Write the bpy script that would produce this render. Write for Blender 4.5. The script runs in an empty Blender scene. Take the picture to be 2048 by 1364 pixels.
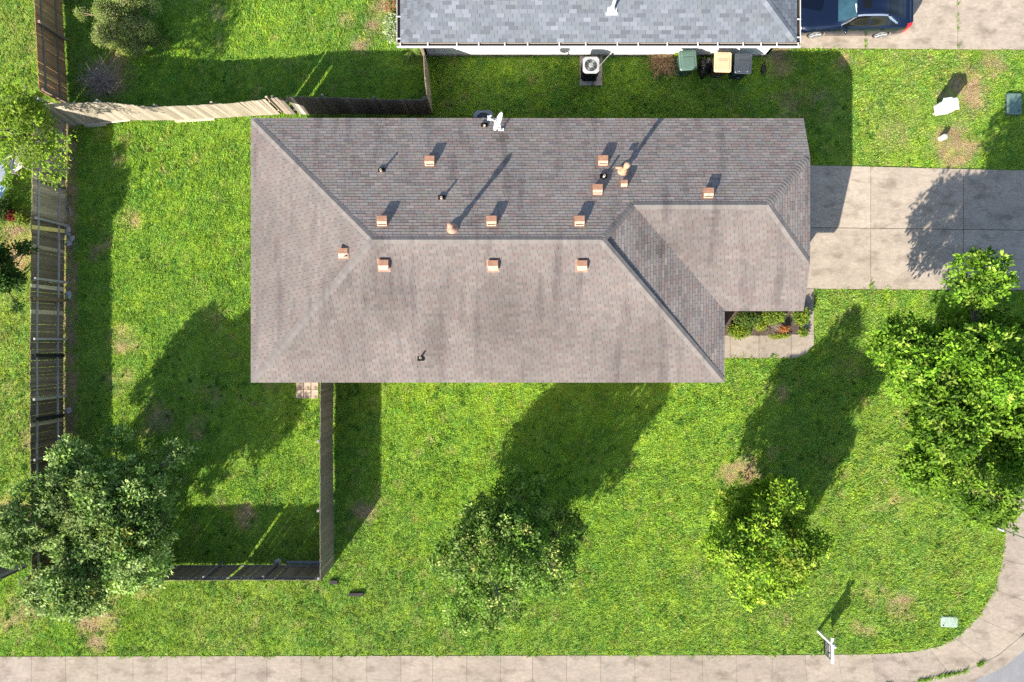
import bpy, math, random
import numpy as np
from mathutils import Vector, Matrix
random.seed(7); RNG = np.random.default_rng(7)
R = math.radians

# ------------------------------------------------------------------ camera, sky, sun, exposure
H, S = 28.44, 48.0            # drone height (m); photograph pixels per metre on the ground
scene = bpy.context.scene
COL = scene.collection
cam_d = bpy.data.cameras.new('camera'); cam = bpy.data.objects.new('camera', cam_d); COL.objects.link(cam)
cam.location = (0, 0, H); cam.rotation_euler = (0, 0, 0)
cam_d.sensor_width = 36; cam_d.lens = 36*S*H/2048; cam_d.clip_end = 3000; cam_d.clip_start = .5
scene.camera = cam
SUN_EL = R(30.0); AZ = (0.577, 0.816)      # ground direction in which shadows fall
world = bpy.data.worlds.new('World'); scene.world = world; world.use_nodes = True
wn = world.node_tree.nodes; wl = world.node_tree.links
bg = wn['Background']; sky = wn.new('ShaderNodeTexSky'); sky.sky_type = 'NISHITA'; sky.sun_disc = False
sky.sun_elevation = SUN_EL; sky.sun_rotation = math.atan2(-AZ[0], -AZ[1]) % (2*math.pi)
wl.new(sky.outputs[0], bg.inputs[0]); bg.inputs[1].default_value = 0.11
sun_d = bpy.data.lights.new('sun', 'SUN'); sun_d.energy = 5.0; sun_d.angle = R(0.5); sun_d.color = (1.0, .93, .82)
sun = bpy.data.objects.new('sun', sun_d); COL.objects.link(sun)
sdir = Vector((AZ[0]*math.cos(SUN_EL), AZ[1]*math.cos(SUN_EL), -math.sin(SUN_EL)))
sun.rotation_euler = sdir.to_track_quat('-Z', 'Y').to_euler(); sun.location = (-20, -28, 40)
scene.view_settings.view_transform = 'Standard'; scene.view_settings.look = 'None'
scene.view_settings.exposure = 1.12; scene.view_settings.gamma = 1
scene.cycles.use_denoising = False
scene.cycles.max_bounces = 6; scene.cycles.diffuse_bounces = 3; scene.cycles.transparent_max_bounces = 4

def W(px, py, z=0.0):
    """ground-plan position of a point seen at photograph pixel (px,py), standing z metres up"""
    k = (H - z)/H/S
    return ((px-1024)*k, (682-py)*k)
def W3(px, py, z=0.0):
    x, y = W(px, py, z); return (x, y, z)

# ------------------------------------------------------------------ helpers
def nd(nt, t, **kw):
    n = nt.nodes.new(t)
    for k, v in kw.items(): setattr(n, k, v)
    return n
def mat(name, col=(.5, .5, .5), rough=.8, noise=(), bump=None, metal=0., spec=.3, tint=False, transl=0., coat=0., stretch=(1, 1, 1), dark=None):
    m = bpy.data.materials.new(name); m.use_nodes = True; nt = m.node_tree; L = nt.links.new
    p = nt.nodes['Principled BSDF']; out = nt.nodes['Material Output']
    p.inputs['Roughness'].default_value = rough; p.inputs['Metallic'].default_value = metal
    p.inputs['Specular IOR Level'].default_value = spec; p.inputs['Coat Weight'].default_value = coat
    p.inputs['Coat Roughness'].default_value = .08
    tc = nd(nt, 'ShaderNodeTexCoord'); mp = nd(nt, 'ShaderNodeMapping'); mp.inputs['Scale'].default_value = stretch
    L(tc.outputs['Object'], mp.inputs[0])
    cur = None
    rgb = nd(nt, 'ShaderNodeRGB'); rgb.outputs[0].default_value = (*col, 1); cur = rgb.outputs[0]
    def mul(a, b):
        x = nd(nt, 'ShaderNodeMix', data_type='RGBA', blend_type='MULTIPLY'); x.inputs[0].default_value = 1
        L(a, x.inputs[6]); L(b, x.inputs[7]); return x.outputs[2]
    if tint:
        a = nd(nt, 'ShaderNodeAttribute', attribute_name='tint'); cur = mul(cur, a.outputs['Color'])
    for sc, amt in noise:
        nz = nd(nt, 'ShaderNodeTexNoise'); nz.inputs['Scale'].default_value = sc; nz.inputs['Detail'].default_value = 5
        nz.inputs['Roughness'].default_value = .65
        L(mp.outputs[0], nz.inputs['Vector'])
        mr = nd(nt, 'ShaderNodeMapRange'); mr.inputs[1].default_value = .3; mr.inputs[2].default_value = .7
        mr.inputs[3].default_value = 1-amt; mr.inputs[4].default_value = 1+amt
        L(nz.outputs['Fac'], mr.inputs[0])
        cur = mul(cur, mr.outputs[0])
    if dark:      # stains: (scale, threshold, colour multiplier)
        nz = nd(nt, 'ShaderNodeTexNoise'); nz.inputs['Scale'].default_value = dark[0]; nz.inputs['Detail'].default_value = 6
        mq = mp
        if len(dark) > 3: mq = nd(nt, 'ShaderNodeMapping'); mq.inputs['Scale'].default_value = dark[3]; L(tc.outputs['Object'], mq.inputs[0])
        L(mq.outputs[0], nz.inputs['Vector'])
        mr = nd(nt, 'ShaderNodeMapRange'); mr.inputs[1].default_value = dark[1]; mr.inputs[2].default_value = dark[1]+.16
        L(nz.outputs['Fac'], mr.inputs[0])
        x = nd(nt, 'ShaderNodeMix', data_type='RGBA', blend_type='MULTIPLY'); L(mr.outputs[0], x.inputs[0])
        L(cur, x.inputs[6]); x.inputs[7].default_value = (*dark[2], 1); cur = x.outputs[2]
    L(cur, p.inputs['Base Color'])
    if bump:
        nz = nd(nt, 'ShaderNodeTexNoise'); nz.inputs['Scale'].default_value = bump[0]; nz.inputs['Detail'].default_value = 4
        L(mp.outputs[0], nz.inputs['Vector'])
        b = nd(nt, 'ShaderNodeBump'); b.inputs['Strength'].default_value = bump[1]; b.inputs['Distance'].default_value = bump[2] if len(bump) > 2 else .03
        L(nz.outputs['Fac'], b.inputs['Height']); L(b.outputs[0], p.inputs['Normal'])
    if transl:
        t = nd(nt, 'ShaderNodeBsdfTranslucent'); L(cur, t.inputs['Color'])
        ms = nd(nt, 'ShaderNodeMixShader'); ms.inputs[0].default_value = transl
        L(p.outputs[0], ms.inputs[1]); L(t.outputs[0], ms.inputs[2]); L(ms.outputs[0], out.inputs[0])
    return m

def raw_mesh(name, V, loops, sizes, mats, tint=None, midx=None, smooth=False, tint_dom='FACE'):
    me = bpy.data.meshes.new(name)
    V = np.asarray(V, dtype=np.float32).reshape(-1, 3); loops = np.asarray(loops, dtype=np.int32); sizes = np.asarray(sizes, dtype=np.int32)
    me.vertices.add(len(V)); me.vertices.foreach_set('co', V.ravel())
    me.loops.add(len(loops)); me.loops.foreach_set('vertex_index', loops)
    me.polygons.add(len(sizes)); st = np.concatenate([[0], np.cumsum(sizes)[:-1]]).astype(np.int32)
    me.polygons.foreach_set('loop_start', st)
    me.update(calc_edges=True)
    if tint is not None:
        a = me.attributes.new('tint', 'FLOAT_COLOR', tint_dom); t = np.asarray(tint, dtype=np.float32).reshape(-1, 3)
        a.data.foreach_set('color', np.hstack([t, np.ones((len(t), 1), np.float32)]).ravel())
    for m in (mats if isinstance(mats, (list, tuple)) else [mats]): me.materials.append(m)
    if midx is not None: me.polygons.foreach_set('material_index', np.asarray(midx, dtype=np.int32))
    me.polygons.foreach_set('use_smooth', np.full(len(sizes), bool(smooth), dtype=bool))
    me.validate(); me.update()
    return me
def link(name, me, parent=None, loc=None):
    o = bpy.data.objects.new(name, me); COL.objects.link(o)
    if parent is not None: o.parent = parent
    if loc is not None: o.location = loc
    return o
class MB:
    def __init__(s): s.v = []; s.f = []; s.t = []; s.m = []
    def add(s, vs, fs, tint=(1, 1, 1), mi=0):
        b = len(s.v); s.v += [tuple(p) for p in vs]
        for f in fs: s.f.append([b+i for i in f]); s.t.append(tint); s.m.append(mi)
    def hexa(s, b, t, tint=(1, 1, 1), mi=0):     # 4 bottom points, 4 top points (counter-clockwise from above)
        s.add(list(b)+list(t), [(3, 2, 1, 0), (4, 5, 6, 7), (0, 1, 5, 4), (1, 2, 6, 5), (2, 3, 7, 6), (3, 0, 4, 7)], tint, mi)
    def box(s, c, d, rz=0, tint=(1, 1, 1), mi=0, taper=1.0, bev=0.0):
        cx, cy, cz = c; dx, dy, dz = d[0]/2, d[1]/2, d[2]/2; ca, sa = math.cos(rz), math.sin(rz)
        def P(x, y, z): return (cx+x*ca-y*sa, cy+x*sa+y*ca, cz+z)
        if bev:
            b = bev
            def ring(ex, ey, z):
                return [P(ex-b, -ey, z), P(ex, -ey+b, z), P(ex, ey-b, z), P(ex-b, ey, z), P(-ex+b, ey, z), P(-ex, ey-b, z), P(-ex, -ey+b, z), P(-ex+b, -ey, z)]
            r0, r1, r2 = ring(dx*taper, dy*taper, -dz), ring(dx, dy, dz-b*.6), ring(dx-b*.5, dy-b*.5, dz)
            fs = [tuple(range(7, -1, -1)), tuple(range(16, 24))]
            for k in range(8):
                n = (k+1) % 8; fs += [(k, n, 8+n, 8+k), (8+k, 8+n, 16+n, 16+k)]
            s.add(r0+r1+r2, fs, tint, mi); return
        b = [P(-dx*taper, -dy*taper, -dz), P(dx*taper, -dy*taper, -dz), P(dx*taper, dy*taper, -dz), P(-dx*taper, dy*taper, -dz)]
        t = [P(-dx, -dy, dz), P(dx, -dy, dz), P(dx, dy, dz), P(-dx, dy, dz)]
        s.hexa(b, t, tint, mi)
    def tube(s, pts, rad, n=6, tint=(1, 1, 1), mi=0, cap=True):
        pts = [Vector(p) for p in pts]; rad = rad if isinstance(rad, (list, tuple)) else [rad]*len(pts); vs = []; fs = []
        for i, p in enumerate(pts):
            d = (pts[min(i+1, len(pts)-1)]-pts[max(i-1, 0)])
            d = d.normalized() if d.length > 1e-9 else Vector((0, 0, 1))
            a = d.cross(Vector((0, 0, 1)) if abs(d.z) < .9 else Vector((1, 0, 0))).normalized(); b = d.cross(a)
            for k in range(n):
                an = 2*math.pi*k/n; vs.append(p+(a*math.cos(an)+b*math.sin(an))*rad[i])
        for i in range(len(pts)-1):
            for k in range(n):
                q = (k+1) % n; fs.append((i*n+k, i*n+q, (i+1)*n+q, (i+1)*n+k))
        if cap: fs += [tuple(range(n-1, -1, -1)), tuple((len(pts)-1)*n+k for k in range(n))]
        s.add(vs, fs, tint, mi)
    def prism(s, poly, z0, z1, tint=(1, 1, 1), mi=0):
        n = len(poly); vs = [(x, y, z0) for x, y in poly]+[(x, y, z1) for x, y in poly]
        fs = [tuple(range(n-1, -1, -1)), tuple(range(n, 2*n))]+[(k, (k+1) % n, n+(k+1) % n, n+k) for k in range(n)]
        s.add(vs, fs, tint, mi)
    def lathe(s, prof, c=(0, 0, 0), n=16, tint=(1, 1, 1), mi=0):
        vs = []; fs = []
        for r, z in prof:
            for k in range(n):
                a = 2*math.pi*k/n; vs.append((c[0]+r*math.cos(a), c[1]+r*math.sin(a), c[2]+z))
        for i in range(len(prof)-1):
            for k in range(n):
                q = (k+1) % n; fs.append((i*n+k, i*n+q, (i+1)*n+q, (i+1)*n+k))
        fs += [tuple(range(n-1, -1, -1)), tuple((len(prof)-1)*n+k for k in range(n))]
        s.add(vs, fs, tint, mi)
    def mesh(s, name, mats, smooth=False):
        return raw_mesh(name, s.v, [i for f in s.f for i in f], [len(f) for f in s.f], mats, s.t, s.m, smooth)
    def build(s, name, mats, parent=None, smooth=False, loc=None):
        return link(name, s.mesh(name, mats, smooth), parent, loc)
def tag(o, label=None, cat=None, group=None, kind=None):
    if label: o['label'] = label
    if cat: o['category'] = cat
    if group: o['group'] = group
    if kind: o['kind'] = kind
    return o
def thing(name, label, cat, loc=(0, 0, 0), rz=0, group=None):
    o = bpy.data.objects.new(name, None); COL.objects.link(o); o.location = loc; o.rotation_euler = (0, 0, rz)
    o.empty_display_size = .2
    return tag(o, label, cat, group)
def jit(c, a): k = 1+random.uniform(-a, a); return (c[0]*k, c[1]*k, c[2]*k)

# value noise for layout decisions (lawn wear, tuft colour)
def vnoise(x, y, scale, seed):
    g = np.random.default_rng(seed).random((97, 97)).astype(np.float32)
    u = (np.asarray(x)/scale) % 96; v = (np.asarray(y)/scale) % 96
    i = u.astype(int); j = v.astype(int); fu = u-i; fv = v-j
    fu = fu*fu*(3-2*fu); fv = fv*fv*(3-2*fv)
    return (g[i, j]*(1-fu)+g[i+1, j]*fu)*(1-fv)+(g[i, j+1]*(1-fu)+g[i+1, j+1]*fu)*fv
def in_poly(x, y, poly):
    c = np.zeros(x.shape, bool); n = len(poly)
    for k in range(n):
        x0, y0 = poly[k]; x1, y1 = poly[(k+1) % n]
        if y0 == y1: continue
        t = ((y0 > y) != (y1 > y)) & (x < (x1-x0)*(y-y0)/(y1-y0)+x0); c ^= t
    return c

# ------------------------------------------------------------------ materials
M = {}
M['ground'] = mat('ground', (1, 1, 1), .95, noise=[(7, .3), (22, .4), (2.2, .12)], bump=(22, 1., .09), tint=True, spec=.1, dark=(16, .58, (.55, .6, .65)))
M['grass'] = mat('grass', (1, 1, 1), .75, tint=True, spec=.15, transl=.35)
M['concrete'] = mat('concrete', (.345, .292, .236), .9, noise=[(.9, .14), (5, .14), (22, .12), (80, .14)], bump=(90, .3, .01), tint=True, spec=.15, dark=(1.3, .52, (.72, .70, .69)), stretch=(1, 1.7, 1))
M['slab'] = mat('slab', (.36, .325, .28), .9, noise=[(6, .25), (40, .2)], tint=True, spec=.15, dark=(4, .5, (.35, .33, .33)))
M['asphalt'] = mat('asphalt', (.24, .24, .245), .9, noise=[(1.5, .12), (60, .3)], bump=(120, .5, .01), spec=.2)
M['joint'] = mat('joint', (.05, .045, .04), .95, noise=[(20, .3)])
M['soil'] = mat('soil', (.11, .08, .06), .95, noise=[(8, .3), (40, .4)], bump=(30, .8, .05))
M['shingle'] = mat('shingle', (1, 1, 1), .92, noise=[(90, .16), (1.2, .08)], bump=(160, .3, .004), tint=True, spec=.15, dark=(1., .53, (.73, .72, .74), (2.1, .28, .28)))
M['grey_shingle'] = mat('grey_shingle', (1, 1, 1), .9, noise=[(90, .14)], bump=(160, .3, .004), tint=True, spec=.15)
M['white_wall'] = mat('white_wall', (.80, .79, .77), .7, noise=[(2, .03)], tint=True)
M['brick'] = mat('brick', (.36, .24, .18), .9, noise=[(3, .15), (30, .2)], tint=True)
M['trim'] = mat('trim', (.62, .57, .5), .6, noise=[(5, .06)], tint=True)
M['white'] = mat('white', (.66, .66, .66), .45, noise=[(6, .03)], tint=True)
M['glass'] = mat('glass', (.03, .035, .04), .08, spec=.6, noise=[(2, .1)])
M['terracotta'] = mat('terracotta', (.37, .215, .145), .65, noise=[(9, .22), (50, .15)], tint=True, spec=.35, dark=(7, .56, (1.25, 1.5, 1.7)))
M['metal'] = mat('metal', (.42, .43, .44), .45, metal=.4, noise=[(12, .08)], tint=True)
M['dark'] = mat('dark', (.015, .015, .017), .6, noise=[(20, .2)], tint=True)
M['wood'] = mat('wood', (1, 1, 1), .85, noise=[(5, .15), (45, .22)], tint=True, spec=.15, stretch=(1, 1, .12))
M['plank'] = mat('plank', (1, 1, 1), .85, noise=[(5, .15), (45, .2)], tint=True, spec=.15, stretch=(.2, 1, 1))
M['bark'] = mat('bark', (.20, .165, .135), .9, noise=[(9, .3), (40, .25)], bump=(40, .6, .02), tint=True)
M['leaf'] = mat('leaf', (1, 1, 1), .55, tint=True, spec=.2, transl=.32)
M['twig'] = mat('twig', (1, 1, 1), .9, noise=[(30, .2)], tint=True)
M['plastic'] = mat('plastic', (1, 1, 1), .42, noise=[(6, .08), (60, .05)], tint=True, spec=.4)
M['bag'] = mat('bag', (.012, .012, .013), .25, spec=.6, bump=(18, 1., .05))
M['rock'] = mat('rock', (.40, .37, .33), .85, noise=[(8, .2)], bump=(14, .6, .03), tint=True)
M['paint'] = mat('paint', (.005, .011, .034), .22, metal=.35, spec=.5, coat=1., noise=[(3, .05)])
M['carglass'] = mat('carglass', (.028, .075, .10), .06, spec=.7, noise=[(2.5, .35)], coat=.5)
M['darkglass'] = mat('darkglass', (.006, .007, .006), .05, spec=.6)
M['chrome'] = mat('chrome', (.75, .76, .78), .2, metal=.9)
M['tyre'] = mat('tyre', (.02, .02, .02), .8, noise=[(30, .2)])
M['redlens'] = mat('redlens', (.55, .015, .02), .15, spec=.6, noise=[(9, .1)])

# ------------------------------------------------------------------ ground layout (world metres)
side_in = [W(-900, 1314), W(0, 1313), W(500, 1312), W(1100, 1311), W(1560, 1310), W(1680, 1309), W(1760, 1308), W(1825, 1304), W(1880, 1292), W(1922, 1268), W(1960, 1230), W(1988, 1182), W(2004, 1130), W(2012, 1070), W(2014, 1020), W(2021, 970), W(2036, 925), W(2056, 870), W(2074, 790), W(2078, 600), W(2084, 300), W(2090, 0), W(2110, -900)]
side_out = [W(-900, 1374), W(0, 1373), W(500, 1372), W(1100, 1372), W(1560, 1371), W(1690, 1371), W(1772, 1369), W(1850, 1360), W(1932, 1341), W(1996, 1310), W(2048, 1267), W(2074, 1215), W(2086, 1150), W(2091, 1090), W(2095, 1040), W(2102, 990), W(2114, 940), W(2130, 880), W(2142, 800), W(2146, 600), W(2152, 300), W(2158, 0), W(2178, -900)]
def offset_poly(pl, d):
    out = []
    for i, p in enumerate(pl):
        a = pl[max(i-1, 0)]; b = pl[min(i+1, len(pl)-1)]; t = Vector((b[0]-a[0], b[1]-a[1])).normalized(); out.append((p[0]+t.y*d, p[1]-t.x*d))
    return out
kerb_in = offset_poly(side_out, .16); gut_out = offset_poly(side_out, .62)
road_poly = gut_out + [(60, 60), (60, -60), (-60, -60)]
drive = [W(1560, 329), W(1742, 333), W(2077, 342), W(2077, 582), W(1742, 579), W(1560, 577)]
ndrive = [W(1560, 97), W(1920, 99), W(2085, 100), W(2085, -350), W(1560, -350)]
path_poly = [W(1430, 716), W(1590, 716), W(1609, 709), W(1627, 690), W(1627, 577.5), W(1603, 577.5), W(1603, 655), W(1590, 671), W(1430, 671)]
bed_poly = [W(1400, 670), W(1592, 670), W(1602, 655), W(1602, 590), W(1400, 590)]
HX0, HX1, HG1 = -9.45, 7.6, 10.6
house_poly = [(HX0, -1.15), (HX1, -1.15), (HX1, 1.55), (HG1, 1.55), (HG1, 8.0), (HX0, 8.0)]
NX0, NX1, NY0, NY1 = -3.62, 10.6, 11.875, 20.5
nhouse_poly = [(NX0, NY0), (NX1, NY0), (NX1, NY1), (NX0, NY1)]
side_poly = side_in + kerb_in[::-1]

def blob(x, y, px, py, r, rot=0, asp=1.):
    cx, cy = W(px, py); dx = x-cx; dy = y-cy; c, s_ = math.cos(rot), math.sin(rot)
    u = dx*c+dy*s_; v = (-dx*s_+dy*c)*asp
    return np.exp(-(u*u+v*v)/(r/S)**2)
DRY = [(110, 1170, 60, .8), (55, 1225, 60, .65), (205, 1225, 50, .7), (172, 1190, 40, 1.), (190, 1285, 26, .9), (1930, 165, 70, .75), (1905, 285, 55, .95), (1985, 120, 55, .6), (1800, 250, 90, .45), (1830, 130, 80, .35), (1700, 120, 40, .5), (1490, 945, 34, 1.0), (1460, 950, 26, .9),
       (150, 1150, 60, .9), (185, 1250, 34, 1.0), (160, 1200, 40, .7), (75, 1200, 34, .8), (20, 1230, 50, .5), (320, 830, 40, .8), (300, 860, 30, .7), (420, 790, 40, .5), (390, 850, 30, .6),
       (1690, 735, 40, .5), (1560, 780, 40, .45), (1900, 960, 40, .45), (1960, 985, 35, .5), (1995, 1015, 28, .9), (725, 1030, 34, .9), (490, 1035, 28, .8), (745, 50, 40, .7), (725, 85, 30, .8), (775, 15, 30, .9),
       (700, 40, 30, .5), (640, 60, 40, .35), (430, 30, 30, .5), (440, 90, 30, .4), (1600, 880, 30, .3), (1900, 640, 60, .35), (1700, 650, 60, .3), (225, 150, 45, 1.0), (350, 100, 30, .3), (1590, 200, 60, .5), (1560, 120, 40, .9), (1640, 210, 50, .5),
       (210, 480, 25, .6), (190, 505, 22, .8), (260, 440, 30, .5), (240, 320, 25, .6), (300, 520, 60, .3), (240, 680, 40, .5), (230, 760, 40, .6), (430, 640, 60, .3), (1750, 1190, 40, .5), (1800, 1210, 50, .5), (1730, 1260, 40, .4), (1700, 1130, 40, .3), (1560, 1210, 40, .4),
       (30, 1040, 45, 1.0), (20, 770, 30, .4), (60, 880, 26, .8), (25, 520, 50, .8), (40, 460, 40, .9), (1780, 1010, 60, .3), (1740, 900, 60, .3), (880, 1000, 40, .2), (640, 1240, 90, .25), (300, 1190, 40, .4), (620, 1180, 60, .35)]
VIV = [(1150, 900, 260, .55), (350, 480, 190, .45), (1480, 860, 150, .3), (860, 800, 120, 1.), (1000, 800, 140, 1.), (1200, 800, 150, 1.), (1380, 800, 110, .6), (760, 900, 110, .5), (330, 330, 130, .35), (450, 500, 100, .5), (1450, 740, 60, .6), (560, 900, 80, .4), (420, 1060, 160, .2), (330, 100, 100, .7), (1850, 315, 90, .7), (1600, 310, 60, .4)]
OLV = [(30, 800, 170, 1.), (30, 60, 120, .8), (10, 640, 120, 1.), (450, 1250, 170, .8), (750, 1260, 170, .6), (1100, 1290, 140, .4), (1800, 1150, 200, .5), (1700, 650, 120, .5), (1780, 230, 120, .8), (1700, 960, 230, .5), (1900, 1080, 150, .6), (1400, 1230, 230, .45), (1250, 1000, 160, .25), (1560, 1200, 150, .5)]
def lawn_color(x, y):
    """albedo of the turf from its own growth and wear: lush, olive, straw and bare patches"""
    n1 = vnoise(x+31, y+17, 1.3, 1); n2 = vnoise(x+3, y+57, .42, 2); n3 = vnoise(x+71, y+7, 4.0, 3); n4 = vnoise(x+11, y+91, .17, 4)
    dry = np.zeros_like(x); viv = np.zeros_like(x); olv = np.zeros_like(x)
    for px, py, r, a in DRY: dry = np.maximum(dry, a*blob(x, y, px, py, r))
    for px, py, r, a in VIV: viv = np.maximum(viv, a*blob(x, y, px, py, r))
    for px, py, r, a in OLV: olv = np.maximum(olv, a*blob(x, y, px, py, r))
    # bare strip along the foot of the side fence
    bx, by = W(140, 520); strip = np.exp(-((x-bx)/.32)**2)*((y < 9) & (y > -4.5))*1.0
    dry = np.maximum(dry, strip)
    nf = vnoise(x+81, y+27, .19, 12)
    dry = np.clip((dry*(.25+.75*n2+.55*nf)*(.65+.5*n1)-.20)*2.3, 0, 1)+.10*np.clip(n2*1.5+n1*.6-1.25, 0, 1)
    lush = np.array((.105, .208, .032)); vivid = np.array((.208, .335, .030)); olive = np.array((.200, .265, .052)); straw = np.array((.33, .25, .115)); soil = np.array((.225, .165, .098))
    c = lush[None]*np.ones((len(x), 1))
    k = np.clip(.50+.5*(n3-.35)+.25*(n1-.5), 0, 1)[:, None]; c = c*(1-k)+vivid*k*.9+olive*k*.1
    k = np.clip(olv*.8, 0, 1)[:, None]; c = c*(1-k)+olive*k
    k = np.clip(viv*.85, 0, 1)[:, None]; c = c*(1-k)+vivid*k
    k = np.clip(dry*1.1, 0, 1)[:, None]; st = straw*(n1[:, None])+soil*(1-n1[:, None]); c = c*(1-k)+st*k
    # small mounds, clover and straw flecks
    n5 = vnoise(x+1, y+33, .23, 6); n6 = vnoise(x+47, y+3, .30, 7); n7 = vnoise(x+13, y+43, .75, 9)
    k = (np.clip((n5-.66)*4, 0, 1)*np.clip(n7*2-.5, 0, 1)*.42)[:, None]; c = c*(1-k)+straw*1.0*k
    k = np.clip((n6-.58)*2.2, 0, .45)[:, None]; c = c*(1-k)+np.array((.085, .215, .03))*k
    k = np.clip((vnoise(x+23, y+63, .27, 10)-.60)*2.0, 0, .30)[:, None]; c = c*(1-k)+np.array((.25, .36, .02))*k
    c = c*(.98+.20*n2+.20*(n4-.5))[:, None]
    return c, dry

# one ground sheet to the horizon (dropping under the street)
xs = np.unique(np.concatenate([np.arange(-24, 24.01, .2), -24-np.cumsum(np.geomspace(.3, 250, 16)), 24+np.cumsum(np.geomspace(.3, 250, 16))]))
ys = np.unique(np.concatenate([np.arange(-17, 17.01, .2), -17-np.cumsum(np.geomspace(.3, 250, 16)), 17+np.cumsum(np.geomspace(.3, 250, 16))]))
gx, gy = np.meshgrid(xs, ys); fx, fy = gx.ravel(), gy.ravel()
gz = .02*(vnoise(fx, fy, .9, 21)-.5)
street = in_poly(fx, fy, kerb_in + [(60, 60), (60, -60), (-60, -60)]); hard = np.zeros_like(street)
for pl in (drive, ndrive, path_poly, side_poly, house_poly, nhouse_poly): hard |= in_poly(fx, fy, pl)
gz[hard] = -.012; gz[street] = -.40; gz[(np.abs(fx) > 50) | (np.abs(fy) > 50)] = -.35
gcol, _ = lawn_color(fx, fy); gcol *= np.array((1.16, 1.12, 1.12))
nx, ny = len(xs), len(ys); ii = (np.arange(ny-1)[:, None]*nx+np.arange(nx-1)[None]).ravel()
loops = np.stack([ii, ii+1, ii+1+nx, ii+nx], 1).ravel()
gm = raw_mesh('ground', np.stack([fx, fy, gz], 1), loops, np.full(len(ii), 4), M['ground'], gcol, smooth=True, tint_dom='POINT')
tag(link('ground', gm), kind='structure')

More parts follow.
